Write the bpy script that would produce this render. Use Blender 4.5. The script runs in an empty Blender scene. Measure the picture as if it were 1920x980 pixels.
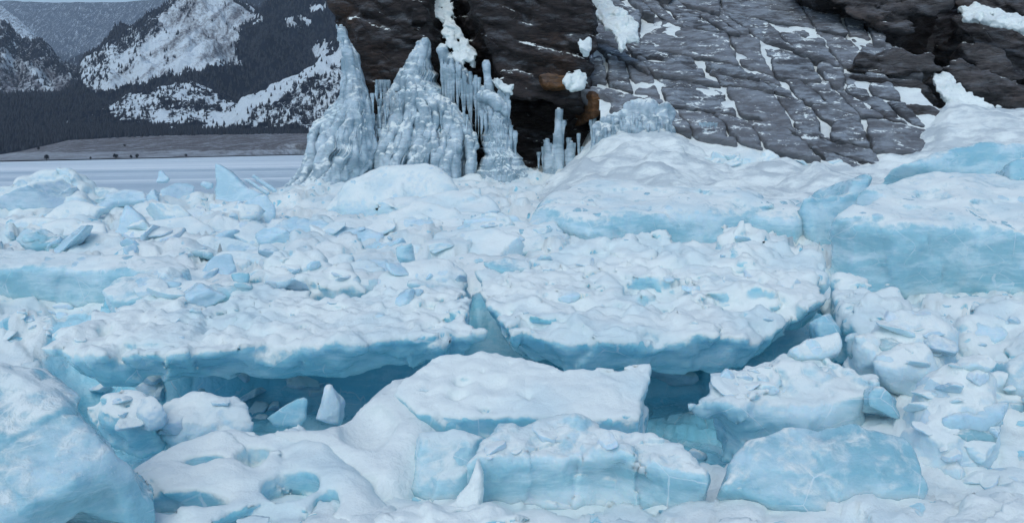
import bpy, math, random, re
import numpy as np
from mathutils import Vector, Matrix

# ------------------------------------------------------------------ camera, sky, sun, exposure
SC = bpy.context.scene
COL = SC.collection
FPX, HC = 1500.0, 2.5                     # focal length in photo pixels, eye height over the lake ice
PITCH, ROLL = math.radians(7.99), math.radians(0.8)
cam_d = bpy.data.cameras.new('camera')
cam_d.sensor_width = 36.0
cam_d.lens = 36.0 * FPX / 1920.0
cam_d.clip_start, cam_d.clip_end = 0.05, 40000
cam = bpy.data.objects.new('camera', cam_d)
COL.objects.link(cam)
RM = Matrix.Rotation(math.radians(90) - PITCH, 3, 'X') @ Matrix.Rotation(-ROLL, 3, 'Z')
cam.matrix_world = Matrix.Translation((0, 0, HC)) @ RM.to_4x4()
SC.camera = cam

SUN_EL, SUN_AZ = math.radians(52), math.radians(200)     # azimuth clockwise from +Y
world = bpy.data.worlds.new('World')
SC.world = world
world.use_nodes = True
wn = world.node_tree
sky = wn.nodes.new('ShaderNodeTexSky')
sky.sky_type = 'NISHITA'
sky.sun_disc = False
sky.sun_elevation = SUN_EL
sky.sun_rotation = SUN_AZ
sky.altitude = 450
sky.air_density = 1.0
sky.dust_density = 1.1
sky.ozone_density = 0.3
bg = wn.nodes['Background']
wn.links.new(sky.outputs[0], bg.inputs[0])
bg.inputs[1].default_value = 0.115
sun_d = bpy.data.lights.new('sun', 'SUN')
sun_d.energy = 1.0
sun_d.angle = math.radians(50)
sun_d.color = (1.0, 0.985, 0.96)
sun = bpy.data.objects.new('sun', sun_d)
COL.objects.link(sun)
sdir = Vector((math.sin(SUN_AZ) * math.cos(SUN_EL), math.cos(SUN_AZ) * math.cos(SUN_EL), math.sin(SUN_EL)))
sun.rotation_euler = sdir.to_track_quat('Z', 'Y').to_euler()
sun.location = (0, 0, 60)
SC.view_settings.view_transform = 'Standard'
SC.view_settings.look = 'None'
SC.view_settings.exposure = 0.33
SC.view_settings.gamma = 1.0
SC.cycles.max_bounces = 10
SC.cycles.diffuse_bounces = 5
SC.cycles.volume_bounces = 2
SC.cycles.use_denoising = True
SC.cycles.use_adaptive_sampling = True
SC.cycles.adaptive_threshold = 0.025

# ------------------------------------------------------------------ photo pixel -> world
RMn = np.array(RM)
def ray(px, py):
    d = RMn @ np.array([(px - 960) / FPX, -(py - 490) / FPX, -1.0])
    return d
def P(px, py, D):
    """point seen at photo pixel (px, py), D metres in front (world y)"""
    d = ray(px, py)
    return np.array([0, 0, HC]) + d * (D / d[1])
def PN(px, py, D):
    px, py, D = np.broadcast_arrays(np.asarray(px, float), np.asarray(py, float), np.asarray(D, float))
    c = np.stack([(px - 960) / FPX, -(py - 490) / FPX, -np.ones_like(px)], -1)
    d = c @ RMn.T
    return np.array([0, 0, HC]) + d * (D / d[..., 1])[..., None]
def hit(px, py, p0, n):
    d = ray(px, py)
    o = np.array([0, 0, HC])
    return o + d * (np.dot(p0 - o, n) / np.dot(d, n))
def unit(v):
    v = np.asarray(v, float)
    return v / np.linalg.norm(v)

# ------------------------------------------------------------------ noise
GR = np.array([[1,1,0],[-1,1,0],[1,-1,0],[-1,-1,0],[1,0,1],[-1,0,1],[1,0,-1],[-1,0,-1],
               [0,1,1],[0,-1,1],[0,1,-1],[0,-1,-1],[1,1,0],[-1,1,0],[0,-1,1],[0,-1,-1]], np.float32)
def hsh(x, y, z, s=0):
    h = (x.astype(np.uint32) * np.uint32(374761393) + y.astype(np.uint32) * np.uint32(668265263)
         + z.astype(np.uint32) * np.uint32(2246822519) + np.uint32((s * 3266489917) & 0xffffffff))
    h = (h ^ (h >> np.uint32(13))) * np.uint32(1274126177)
    h = (h ^ (h >> np.uint32(15))) * np.uint32(2654435761)
    return h ^ (h >> np.uint32(16))
def noise(p, seed=0):
    p = np.asarray(p, np.float32)
    f = np.floor(p)
    i = f.astype(np.int64)
    t = p - f
    u = t * t * t * (t * (t * 6 - 15) + 10)
    out = None
    acc = []
    for dx in (0, 1):
        for dy in (0, 1):
            for dz in (0, 1):
                g = GR[hsh(i[:, 0] + dx, i[:, 1] + dy, i[:, 2] + dz, seed) & np.uint32(15)]
                acc.append(g[:, 0] * (t[:, 0] - dx) + g[:, 1] * (t[:, 1] - dy) + g[:, 2] * (t[:, 2] - dz))
    a = [acc[k] + (acc[k + 4] - acc[k]) * u[:, 0] for k in range(4)]
    b0 = a[0] + (a[2] - a[0]) * u[:, 1]
    b1 = a[1] + (a[3] - a[1]) * u[:, 1]
    return b0 + (b1 - b0) * u[:, 2]
def fbm(p, oct=4, seed=0, gain=0.5):
    r, a = 0, 1.0
    for k in range(oct):
        r = r + a * noise(p * (2.03 ** k), seed + k)
        a *= gain
    return r
def ridged(p, oct=4, seed=0, gain=0.5):
    r, a = 0, 1.0
    for k in range(oct):
        r = r + a * (1 - 2 * np.abs(noise(p * (2.03 ** k), seed + k)))
        a *= gain
    return r
def worley(p, seed=0):
    """nearest-point distance, second distance and a random number per cell"""
    p = np.asarray(p, np.float32)
    f = np.floor(p).astype(np.int64)
    f1 = np.full(len(p), 9., np.float32); f2 = f1.copy(); cid = np.zeros(len(p), np.float32)
    for dx in (-1, 0, 1):
        for dy in (-1, 0, 1):
            for dz in (-1, 0, 1):
                c = f + np.array([dx, dy, dz])
                h = hsh(c[:, 0], c[:, 1], c[:, 2], seed)
                q = np.stack([(h & np.uint32(1023)) / 1023., ((h >> np.uint32(10)) & np.uint32(1023)) / 1023.,
                              ((h >> np.uint32(20)) & np.uint32(1023)) / 1023.], -1).astype(np.float32)
                d = np.linalg.norm(c + q - p, axis=1).astype(np.float32)
                n = d < f1
                f2 = np.where(n, f1, np.minimum(f2, d))
                cid = np.where(n, (h >> np.uint32(5) & np.uint32(1023)) / 1023., cid)
                f1 = np.where(n, d, f1)
    return f1, f2, cid
def sstep(a, b, x):
    t = np.clip((x - a) / (b - a), 0, 1)
    return t * t * (3 - 2 * t)
def smin(a, b, k):
    h = np.clip(0.5 + 0.5 * (b - a) / k, 0, 1)
    return b + (a - b) * h - k * h * (1 - h)
def smax(a, b, k):
    return -smin(-a, -b, k)

# ------------------------------------------------------------------ meshing
CORN = [(i, j, k) for i in (0, 1) for j in (0, 1) for k in (0, 1)]
EDG = [(a, b) for a in range(8) for b in range(a + 1, 8)
       if sum(abs(CORN[a][m] - CORN[b][m]) for m in range(3)) == 1]
def surface_nets(F, origin, cell):
    F = np.asarray(F, np.float32)
    nx, ny, nz = F.shape
    ins = F < 0
    cnt = np.zeros((nx - 1, ny - 1, nz - 1), np.uint8)
    for i, j, k in CORN:
        cnt += ins[i:nx - 1 + i, j:ny - 1 + j, k:nz - 1 + k]
    I = np.stack(np.nonzero((cnt > 0) & (cnt < 8)), 1)
    vals = [F[I[:, 0] + c[0], I[:, 1] + c[1], I[:, 2] + c[2]] for c in CORN]
    acc = np.zeros((len(I), 3), np.float32); m = np.zeros(len(I), np.float32)
    for a, b in EDG:
        va, vb = vals[a], vals[b]
        x = (va < 0) != (vb < 0)
        t = np.where(x, va / np.where(x, va - vb, 1), 0)
        ca, cb = np.array(CORN[a], np.float32), np.array(CORN[b], np.float32)
        acc += np.where(x[:, None], ca + t[:, None] * (cb - ca), 0)
        m += x
    V = (I + acc / np.maximum(m, 1)[:, None]) * cell + np.asarray(origin)
    idx = np.full(cnt.shape, -1, np.int32)
    idx[I[:, 0], I[:, 1], I[:, 2]] = np.arange(len(I))
    Q = []
    for ax in range(3):
        b, c = (ax + 1) % 3, (ax + 2) % 3
        sl0 = [slice(None)] * 3; sl1 = [slice(None)] * 3
        sl0[ax] = slice(0, -1); sl1[ax] = slice(1, None)
        s0, s1 = ins[tuple(sl0)], ins[tuple(sl1)]
        E = np.stack(np.nonzero(s0 != s1), 1)
        ok = (E[:, b] >= 1) & (E[:, c] >= 1) & (E[:, b] < F.shape[b] - 1) & (E[:, c] < F.shape[c] - 1)
        E = E[ok]
        out = s0[E[:, 0], E[:, 1], E[:, 2]]
        q = []
        for ob, oc in ((-1, -1), (0, -1), (0, 0), (-1, 0)):
            e = E.copy(); e[:, b] += ob; e[:, c] += oc
            q.append(idx[e[:, 0], e[:, 1], e[:, 2]])
        q = np.stack(q, 1)
        q[~out] = q[~out][:, ::-1]
        Q.append(q)
    return V, np.concatenate(Q)
def normals(V, Q):
    a = V[Q[:, 2]] - V[Q[:, 0]]; b = V[Q[:, 3]] - V[Q[:, 1]]
    fn = np.cross(a, b)
    N = np.zeros_like(V)
    for m in range(3):
        w = np.repeat(fn[:, m], 4)
        N[:, m] = np.bincount(Q.ravel(), weights=w, minlength=len(V))
    return N / np.maximum(np.linalg.norm(N, axis=1), 1e-9)[:, None]
def mesh_data(name, V, Q, mat, attrs=None):
    me = bpy.data.meshes.new(name)
    Q = np.asarray(Q, np.int32)
    k = Q.shape[1]
    me.vertices.add(len(V)); me.vertices.foreach_set('co', np.asarray(V, np.float32).ravel())
    me.loops.add(Q.size); me.loops.foreach_set('vertex_index', Q.ravel())
    me.polygons.add(len(Q))
    me.polygons.foreach_set('loop_start', np.arange(0, Q.size, k, dtype=np.int32))
    me.polygons.foreach_set('loop_total', np.full(len(Q), k, np.int32))
    me.polygons.foreach_set('use_smooth', np.ones(len(Q), bool))
    for an, av in (attrs or {}).items():
        at = me.attributes.new(an, 'FLOAT', 'POINT')
        at.data.foreach_set('value', np.asarray(av, np.float32))
    me.update(calc_edges=True)
    me.validate()
    if mat: me.materials.append(mat)
    return me
def mk(name, V, Q, mat, parent=None, attrs=None, base=None):
    V = np.asarray(V, float)
    if base is None:
        base = np.array([V[:, 0].mean(), V[:, 1].mean(), V[:, 2].min()])
    if parent is not None:
        base = np.array(parent.location)
    o = bpy.data.objects.new(name, mesh_data(name, V - base, Q, mat, attrs))
    COL.objects.link(o)
    if parent is not None:
        o.parent = parent
    else:
        o.location = base
    return o
def tag(o, label=None, cat=None, group=None, kind=None):
    if label: o['label'] = label
    if cat: o['category'] = cat
    if group: o['group'] = group
    if kind: o['kind'] = kind
    return o
def empty(name, loc, label, cat, group=None):
    o = bpy.data.objects.new(name, None)
    COL.objects.link(o)
    o.location = loc
    o.empty_display_size = 0.2
    return tag(o, label, cat, group)
def grid_quads(nu, nv):
    i = np.arange(nu * nv).reshape(nu, nv)
    return np.stack([i[:-1, :-1], i[1:, :-1], i[1:, 1:], i[:-1, 1:]], -1).reshape(-1, 4)

def inpoly(px, py, poly):
    s = np.zeros(np.shape(px), bool); n = len(poly)
    for i in range(n):
        ax, ay = poly[i]; bx, by = poly[(i + 1) % n]
        s ^= ((ay > py) != (by > py)) & (px < (bx - ax) * (py - ay) / ((by - ay) or 1e-9) + ax)
    return s
def poly_sdf(poly, U, V):
    d = np.full(U.shape, 1e9, np.float32); s = np.zeros(U.shape, bool)
    n = len(poly)
    for i in range(n):
        ax, ay = poly[i]; bx, by = poly[(i + 1) % n]
        ex, ey = bx - ax, by - ay
        t = np.clip(((U - ax) * ex + (V - ay) * ey) / (ex * ex + ey * ey + 1e-12), 0, 1)
        d = np.minimum(d, (U - ax - t * ex) ** 2 + (V - ay - t * ey) ** 2)
        c = ((ay > V) != (by > V)) & (U < ex * (V - ay) / (ey if abs(ey) > 1e-9 else 1e-9) + ax)
        s ^= c
    return np.where(s, -1, 1) * np.sqrt(d)

def block(poly, D, n, t, cell, r=0.05, amp=0.05, ns=2.0, seed=1, holes=(), cuts=0, lumps=0.0, lumpscale=5.0,
          taper=0.0, dome=0.0, fine=0.012, fscale=9.0, style='ice', at=None, cutr=0.5, fract=0.9, pock=0):
    """a solid whose face is the photo-pixel outline `poly` laid on the plane through D with normal n,
    t metres thick behind it. Returns world vertices and quads."""
    poly = np.asarray(poly, float)
    n = unit(n)
    c = poly.mean(0) if at is None else np.asarray(at, float)
    p0 = P(c[0], c[1], D)
    up = np.array([0, 0, 1.0]) if abs(n[2]) < 0.75 else np.array([0, 1.0, 0])
    v = unit(up - n * np.dot(up, n)); u = np.cross(v, n)
    W = np.array([hit(x, y, p0, n) for x, y in poly]) - p0
    p2 = np.stack([W @ u, W @ v], 1)
    pad = amp * 2.2 + 3 * cell + max(0, -taper) * t
    lo = p2.min(0) - pad; hi = p2.max(0) + pad
    us = np.arange(lo[0], hi[0] + cell, cell); vs = np.arange(lo[1], hi[1] + cell, cell)
    ws = np.arange(-t - pad, dome + amp * 2.2 + 3 * cell, cell)
    U, Vv = np.meshgrid(us, vs, indexing='ij')
    d2 = poly_sdf(p2, U, Vv)
    half = 0.5 * min(hi - lo)
    Wg = ws[None, None, :] - (dome * np.sqrt(np.clip(-d2 / (0.7 * half), 0, 1)))[:, :, None] if dome else ws[None, None, :] + 0 * U[:, :, None]
    r = min(r, t * 0.48)
    qx = d2[:, :, None] + r + taper * np.clip(-ws, 0, t)[None, None, :]
    qy = np.abs(Wg + t / 2) - t / 2 + r
    F = np.minimum(np.maximum(qx, qy), 0) + np.hypot(np.maximum(qx, 0), np.maximum(qy, 0)) - r
    rng = random.Random(seed)
    G = None
    def pts(mask):
        i, j, k = np.nonzero(mask)
        return np.stack([us[i], vs[j], ws[k]], 1)
    for _ in range(cuts):
        e = rng.randrange(len(p2)); a, b = p2[e], p2[(e + 1) % len(p2)]
        s = rng.random(); q = a + (b - a) * s
        ed = b - a; out = np.array([ed[1], -ed[0]]); out = out / (np.linalg.norm(out) + 1e-9)
        if np.dot(out, q) < 0: out = -out
        ang = rng.uniform(-0.5, 0.5); ca, sa = math.cos(ang), math.sin(ang)
        out = np.array([out[0] * ca - out[1] * sa, out[0] * sa + out[1] * ca])
        kz = rng.uniform(-0.9, 1.0)
        nn = unit([out[0], out[1], kz])
        q3 = np.array([q[0], q[1], 0 if kz > 0 else -t * rng.random()]) - nn * rng.uniform(0.02, 0.22) * min(t, half)
        h = (U - q3[0])[:, :, None] * nn[0] + (Vv - q3[1])[:, :, None] * nn[1] + (ws - q3[2])[None, None, :] * nn[2]
        far = np.sqrt((U - q3[0])[:, :, None] ** 2 + (Vv - q3[1])[:, :, None] ** 2 + (ws - q3[2])[None, None, :] ** 2)
        h = h - np.maximum(0, far - cutr * half) * 1.2
        F = smax(F, h, 0.6 * cell + 0.01)
    holes = list(holes)
    x0_, y0_ = poly.min(0); x1_, y1_ = poly.max(0)
    for _ in range(pock * 4):
        if pock <= 0: break
        hx, hy = rng.uniform(x0_, x1_), rng.uniform(y0_, y1_)
        if not inpoly(np.array(hx), np.array(hy), poly): continue
        k_ = rng.random() ** 2
        holes.append((hx, hy, 6 + 22 * k_, 2.5 + 5 * k_, .05 + .09 * k_)); pock -= 1
    for hx, hy, ru, rv, dep in holes:            # hollows: pixel centre, pixel radii, depth in m
        hc = hit(hx, hy, p0, n)
        eu = np.linalg.norm(hit(hx + ru, hy, p0, n) - hc); ev = np.linalg.norm(hit(hx, hy + rv, p0, n) - hc)
        q = hc - p0; hu, hv = q @ u, q @ v
        e = np.sqrt(((U - hu) / eu) ** 2 + ((Vv - hv) / ev) ** 2)[:, :, None]
        k = np.sqrt(e ** 2 + ((ws) / max(dep, 1e-3))[None, None, :] ** 2)
        F = smax(F, (1 - k) * min(eu, ev, dep), 0.03)
    band = np.abs(F) < amp * 1.9 + cell
    q = pts(band)
    wp = p0 + q[:, :1] * u + q[:, 1:2] * v + q[:, 2:] * n
    if style == 'rock':
        s = wp * ns
        st = np.stack([s[:, 0] * .55 + s[:, 2] * .12, s[:, 1] * .6, s[:, 2] * 1.7 + s[:, 0] * .45], 1)
        nz = 0.55 * ridged(st, 4, seed) - 0.3 + 0.6 * fbm(s * .5, 3, seed + 9)
        f1, f2, ci = worley(st * np.array([.9, .9, .9]), seed + 3)
        nz = nz + 0.9 * (ci - 0.5)
    elif style == 'slab':
        nz = fbm(wp * ns * .7, 3, seed) + .5 * (worley(wp * ns, seed + 3)[2] - .5)
    else:
        f1, f2, ci = worley(wp * ns * .9, seed + 3)
        nz = .75 * fbm(wp * ns, 3, seed) + fract * (ci - .5)
    F[band] += (amp * nz).astype(F.dtype)
    Vt, Q = surface_nets(F, (us[0], vs[0], ws[0]), cell)
    N = normals(Vt, Q)
    Wv = p0 + Vt[:, :1] * u + Vt[:, 1:2] * v + Vt[:, 2:] * n
    Nw = N[:, :1] * u + N[:, 1:2] * v + N[:, 2:] * n
    dsp = fine * fbm(Wv * fscale, 3, seed + 20)
    if lumps:
        f1, f2, ci = worley(Wv * np.array([lumpscale, lumpscale, lumpscale * .8]), seed + 5)
        m = sstep(-0.1, 0.6, Nw[:, 2])
        keep = sstep(0.35, 0.6, ci + 0.5 * noise(Wv * 1.1, seed + 8))
        lm = (np.clip(0.62 - f1, 0, 1) * 1.2) * keep + .35 * np.clip(ridged(Wv * lumpscale * 1.3, 3, seed + 11) * .6, -.6, 1)
        dsp = dsp + m * lumps * lm
        d3 = Nw * 0.5 + np.array([0, 0, .5])
        Wv = Wv + Nw * (fine * fbm(Wv * fscale, 3, seed + 20))[:, None] + d3 * (m * lumps * lm)[:, None]
    else:
        Wv = Wv + Nw * dsp[:, None]
    return Wv, Q

# ------------------------------------------------------------------ materials
class NT:
    def __init__(s, name):
        s.m = bpy.data.materials.new(name); s.m.use_nodes = True
        s.t = s.m.node_tree; s.t.nodes.clear()
        s.geo = s.n('ShaderNodeNewGeometry')
    def n(s, typ, **kw):
        x = s.t.nodes.new(typ)
        for k, v in kw.items(): setattr(x, k, v)
        return x
    def set(s, sock, v):
        if isinstance(v, bpy.types.NodeSocket): s.t.links.new(v, sock)
        elif isinstance(v, (int, float)): sock.default_value = v
        else: sock.default_value = tuple(v) if len(v) == len(sock.default_value) else tuple(v) + (1,)
    def math(s, op, a, b=0.0, c=0.0, clamp=False):
        x = s.n('ShaderNodeMath', operation=op, use_clamp=clamp)
        s.set(x.inputs[0], a); s.set(x.inputs[1], b); s.set(x.inputs[2], c)
        return x.outputs[0]
    def pos(s, sc=(1, 1, 1), rot=(0, 0, 0)):
        x = s.n('ShaderNodeMapping'); s.t.links.new(s.geo.outputs['Position'], x.inputs[0])
        x.inputs['Scale'].default_value = sc; x.inputs['Rotation'].default_value = rot
        return x.outputs[0]
    def noise(s, scale, detail=4, rough=0.55, vec=None, dist=0.0):
        x = s.n('ShaderNodeTexNoise')
        x.inputs['Scale'].default_value = scale; x.inputs['Detail'].default_value = detail
        x.inputs['Roughness'].default_value = rough; x.inputs['Distortion'].default_value = dist
        s.t.links.new(vec or s.geo.outputs['Position'], x.inputs['Vector'])
        return x.outputs[0]
    def voro(s, scale, vec=None, feature='F1', out=0):
        x = s.n('ShaderNodeTexVoronoi', feature=feature); x.inputs['Scale'].default_value = scale
        s.t.links.new(vec or s.geo.outputs['Position'], x.inputs['Vector'])
        return x.outputs[out]
    def ramp(s, v, a, b, lo=0.0, hi=1.0):
        x = s.n('ShaderNodeMapRange', interpolation_type='SMOOTHSTEP')
        s.set(x.inputs[0], v)
        for k, q in zip((1, 2, 3, 4), (a, b, lo, hi)): s.set(x.inputs[k], q)
        return x.outputs[0]
    def mix(s, f, a, b):
        x = s.n('ShaderNodeMix', data_type='RGBA')
        s.set(x.inputs[0], f); s.set(x.inputs[6], a); s.set(x.inputs[7], b)
        return x.outputs[2]
    def nz(s, src=None):
        x = s.n('ShaderNodeSeparateXYZ'); s.t.links.new(src or s.geo.outputs['Normal'], x.inputs[0])
        return x.outputs[2]
    def bump(s, h, dist=0.02, strength=1.0, nrm=None):
        x = s.n('ShaderNodeBump'); x.inputs['Distance'].default_value = dist; x.inputs['Strength'].default_value = strength
        s.set(x.inputs['Height'], h)
        if nrm: s.t.links.new(nrm, x.inputs['Normal'])
        return x.outputs[0]
    def bsdf(s, col, rough, nrm=None, spec=0.5, sss=0.0, rad=(.2, .5, .8), scl=0.1, coat=0.0):
        x = s.n('ShaderNodeBsdfPrincipled')
        s.set(x.inputs['Base Color'], col); s.set(x.inputs['Roughness'], rough)
        x.inputs['Specular IOR Level'].default_value = spec
        x.inputs['IOR'].default_value = 1.31 if sss else 1.45
        if sss:
            x.inputs['Subsurface Weight'].default_value = sss
            x.inputs['Subsurface Radius'].default_value = rad
            x.inputs['Subsurface Scale'].default_value = scl
        if nrm: s.t.links.new(nrm, x.inputs['Normal'])
        return x.outputs[0]
    def out(s, sh):
        o = s.n('ShaderNodeOutputMaterial'); s.t.links.new(sh, o.inputs[0]); return s.m
    def mixsh(s, f, a, b):
        x = s.n('ShaderNodeMixShader'); s.set(x.inputs[0], f)
        s.t.links.new(a, x.inputs[1]); s.t.links.new(b, x.inputs[2]); return x.outputs[0]
    def attr(s, name):
        return s.n('ShaderNodeAttribute', attribute_name=name).outputs['Fac']

SNOWC = (0.81, 0.90, 0.875)
def ice_mat(name, thr=0.55, deep=(0.34, 0.60, 0.68), milky=(0.62, 0.79, 0.84), milk=0.5, rough=0.15, patch=1.0, sss=0.7, snow=SNOWC, nzw=1.0, bare=False, pits=0.55, pitscale=6.5, scl=0.14):
    """lake ice, milky to clear blue, with snow lying where it faces up"""
    s = NT(name)
    n1 = s.noise(1.7, 5, 0.6); n2 = s.noise(8.0, 5, 0.62, dist=0.4)
    nz = s.nz()
    f = s.math('MULTIPLY', nz, nzw)
    f = s.math('ADD', f, s.math('MULTIPLY', s.math('SUBTRACT', n1, 0.5), 1.1 * patch))
    f = s.math('ADD', f, s.math('MULTIPLY', s.math('SUBTRACT', n2, 0.5), 1.2 * patch))
    # pits where single pieces of ice show through the snow
    dv = s.n('ShaderNodeVectorMath', operation='ADD')
    dn = s.n('ShaderNodeTexNoise'); dn.inputs['Scale'].default_value = 4.0; dn.inputs['Detail'].default_value = 3.0
    s.t.links.new(s.geo.outputs['Position'], dn.inputs['Vector'])
    ds = s.n('ShaderNodeVectorMath', operation='SCALE'); ds.inputs['Scale'].default_value = 0.28
    s.t.links.new(dn.outputs[1], ds.inputs[0])
    s.t.links.new(s.pos((1, 0.7, 1.0)), dv.inputs[0]); s.t.links.new(ds.outputs[0], dv.inputs[1])
    vr = s.n('ShaderNodeTexVoronoi'); vr.inputs['Scale'].default_value = pitscale
    s.t.links.new(dv.outputs[0], vr.inputs['Vector'])
    vc = s.n('ShaderNodeSeparateColor'); s.t.links.new(vr.outputs['Color'], vc.inputs[0])
    rad = s.ramp(s.math('ADD', vc.outputs[0], s.math('MULTIPLY', s.math('SUBTRACT', n1, 0.5), 0.8)), 0.66, 1.0, 0.0, 0.48)
    pit = s.ramp(s.math('SUBTRACT', rad, vr.outputs['Distance']), -0.01, 0.05)
    f = s.math('SUBTRACT', f, s.math('MULTIPLY', pit, pits))
    if bare: f = s.math('SUBTRACT', f, s.attr('bare'))  # takes snow off the gap floor, which also darkens it like shade
    fac = s.ramp(f, thr - 0.20, thr + 0.30)
    # ice body
    nb = s.noise(1.1, 6, 0.6, s.pos((1, 1, 2.2)), 0.6)
    nv = s.noise(5.0, 6, 0.7, s.pos((0.6, 0.6, 3.0), (0.15, 0.1, 0)))
    k = s.ramp(s.math('ADD', nb, s.math('MULTIPLY', s.math('SUBTRACT', nv, 0.5), 0.5)), 0.38 + 0.25 * (0.5 - milk), 0.66 + 0.25 * (0.5 - milk))
    col = s.mix(k, deep, milky)
    cr = s.voro(2.3, s.pos((1, 1, 1.3), (0.3, 0.5, 0.2)), 'DISTANCE_TO_EDGE')
    crn = s.ramp(s.math('ADD', cr, s.math('MULTIPLY', nv, 0.05)), 0.028, 0.036, 0.55, 0.0)
    crm = s.math('MULTIPLY', crn, s.ramp(n1, 0.44, 0.56))
    bub = s.voro(26.0); crm = s.math('MAXIMUM', crm, s.math('MULTIPLY', s.ramp(bub, 0.10, 0.16, 0.55, 0.0), s.ramp(nb, 0.50, 0.60)))
    col = s.mix(crm, col, (0.80, 0.88, 0.92))
    hb = s.math('ADD', s.noise(6, 5, 0.55), s.math('MULTIPLY', s.noise(34, 4, 0.6), 0.22))
    bi = s.bump(s.math('ADD', hb, s.math('MULTIPLY', crm, -0.2)), 0.05, 0.55)
    ice = s.bsdf(col, s.ramp(k, 0, 1, rough, rough + 0.3), bi, 0.5, sss, (0.55, 0.85, 1.0), scl)
    # snow
    hs = s.math('ADD', s.noise(14, 5, 0.6), s.math('MULTIPLY', s.noise(55, 4, 0.7), 0.5))
    bs = s.bump(s.math('ADD', s.math('MULTIPLY', hs, 0.8), s.math('MULTIPLY', fac, 1.6)), 0.028, 0.55)
    sc = s.mix(s.ramp(s.noise(1.3, 3, 0.5), 0.40, 0.70), snow, (0.66, 0.81, 0.83))
    sn = s.bsdf(sc, 0.75, bs, 0.25)
    return s.out(s.mixsh(fac, ice, sn))

M = {}
M['snowy'] = ice_mat('snow covered ice', thr=0.06, milk=0.5, deep=(0.30, 0.63, 0.73), milky=(0.55, 0.78, 0.84))  # snow stops short of undersides; their deeper blue also paints shade under slabs
M['block'] = ice_mat('blue block ice', thr=0.62)
M['clear'] = ice_mat('clear blue ice', thr=0.90, deep=(0.30, 0.57, 0.66), milky=(0.53, 0.73, 0.79), milk=0.5, rough=0.10, patch=1.0)
M['clear2'] = ice_mat('pale frosted block ice', thr=0.80, deep=(0.27, 0.52, 0.60), milky=(0.51, 0.70, 0.76), milk=0.55, rough=0.14, patch=1.5, pits=0.0)
M['frost'] = ice_mat('frosted ice', scl=0.04, thr=0.45, milk=0.95, deep=(0.44, 0.66, 0.75), rough=0.4)
M['floor'] = ice_mat('rubble snow', sss=0, thr=0.42, milk=0.45, bare=True, deep=(0.28, 0.68, 0.80), milky=(0.48, 0.78, 0.86))
M['chunk'] = ice_mat('chunk ice', scl=0.025, thr=0.58, deep=(0.42, 0.62, 0.71), milky=(0.66, 0.79, 0.86), milk=0.6, patch=0.7)
M['plate'] = ice_mat('thin plate ice', scl=0.03, thr=0.9, deep=(0.46, 0.68, 0.77), milky=(0.62, 0.80, 0.87), milk=0.6, rough=0.2, patch=0.6)
M['spray'] = ice_mat('spray ice', scl=0.04, thr=0.56, deep=(0.27, 0.38, 0.44), milky=(0.52, 0.64, 0.70), milk=0.5, rough=0.3, sss=0.5, patch=0.7)

def rock_mat(name, a, b, stain=(0.10, 0.045, 0.015), stainamt=0.35, snow=0.75, frost=0.25, ang=0.5, patch=1.0, rel=0.16, bed=2.2, vary=0.0):
    s = NT(name)
    v = s.pos((0.5, 0.5, bed), (0.0, ang, 0.3))
    n1 = s.noise(1.3, 8, 0.65, v, 0.5); n2 = s.noise(7, 8, 0.7, v); n0 = s.noise(0.35, 4)
    k = s.ramp(s.math('ADD', s.math('MULTIPLY', n1, 0.6), s.math('MULTIPLY', n2, 0.4)), 0.36, 0.64)
    col = s.mix(k, a, b)
    col = s.mix(s.math('MULTIPLY', s.ramp(s.math('ADD', n0, s.math('MULTIPLY', s.math('SUBTRACT', n2, 0.5), 0.5)), 0.52, 0.66), stainamt), col, stain)
    fr = s.math('MULTIPLY', s.ramp(s.math('ADD', s.noise(2.2, 9, 0.72, s.pos((0.45, 0.8, 1.6), (0, ang, 0))), s.math('MULTIPLY', s.nz(), 0.12)), 0.50, 0.72), frost)
    col = s.mix(fr, col, (0.36, 0.43, 0.48))
    if vary: col = s.mix(s.math('MULTIPLY', s.n('ShaderNodeObjectInfo').outputs['Random'], vary), col, (0.22, 0.24, 0.26))
    cr = s.voro(1.5, s.pos((0.7, 1, 2.0), (0.1, ang, 0.2)), 'DISTANCE_TO_EDGE')
    h = s.math('ADD', s.math('MULTIPLY', n1, 1.0), s.math('MULTIPLY', n2, 0.55))
    h = s.math('ADD', h, s.ramp(cr, 0.0, 0.05, -0.25, 0))
    b1 = s.bump(h, rel, 0.8)
    rock = s.bsdf(col, 0.75, b1, 0.3)
    f = s.math('ADD', s.nz(), s.math('MULTIPLY', s.math('SUBTRACT', s.noise(1.4, 6, 0.65), 0.5), 1.1 * patch))
    f = s.math('ADD', f, s.math('MULTIPLY', s.math('SUBTRACT', s.noise(7, 6, 0.65), 0.5), 0.8 * patch))
    fac = s.ramp(f, snow, snow + 0.12)
    sn = s.bsdf(SNOWC, 0.8, s.bump(s.noise(12, 4), 0.04, 0.5), 0.2)
    return s.out(s.mixsh(fac, rock, sn))
M['rock_brown'] = rock_mat('dark brown cliff rock', (0.007, 0.0065, 0.007), (0.052, 0.045, 0.044), stainamt=0.2, snow=0.80, frost=0.24)
M['rock_grey'] = rock_mat('grey slab rock', (0.030, 0.033, 0.038), (0.11, 0.12, 0.13), stainamt=0.08, snow=0.97, frost=0.7, ang=-0.45, rel=0.09, bed=1.3, vary=0.45)
M['rock_ledge'] = rock_mat('ledge rock', (0.02, 0.02, 0.022), (0.11, 0.105, 0.105), stainamt=0.2, snow=0.95, frost=0.2, ang=0.3)
M['rock_orange'] = rock_mat('rusty rock', (0.05, 0.028, 0.015), (0.17, 0.085, 0.035), stain=(0.2, 0.09, 0.02), stainamt=0.6, snow=1.3, frost=0.1)

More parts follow.
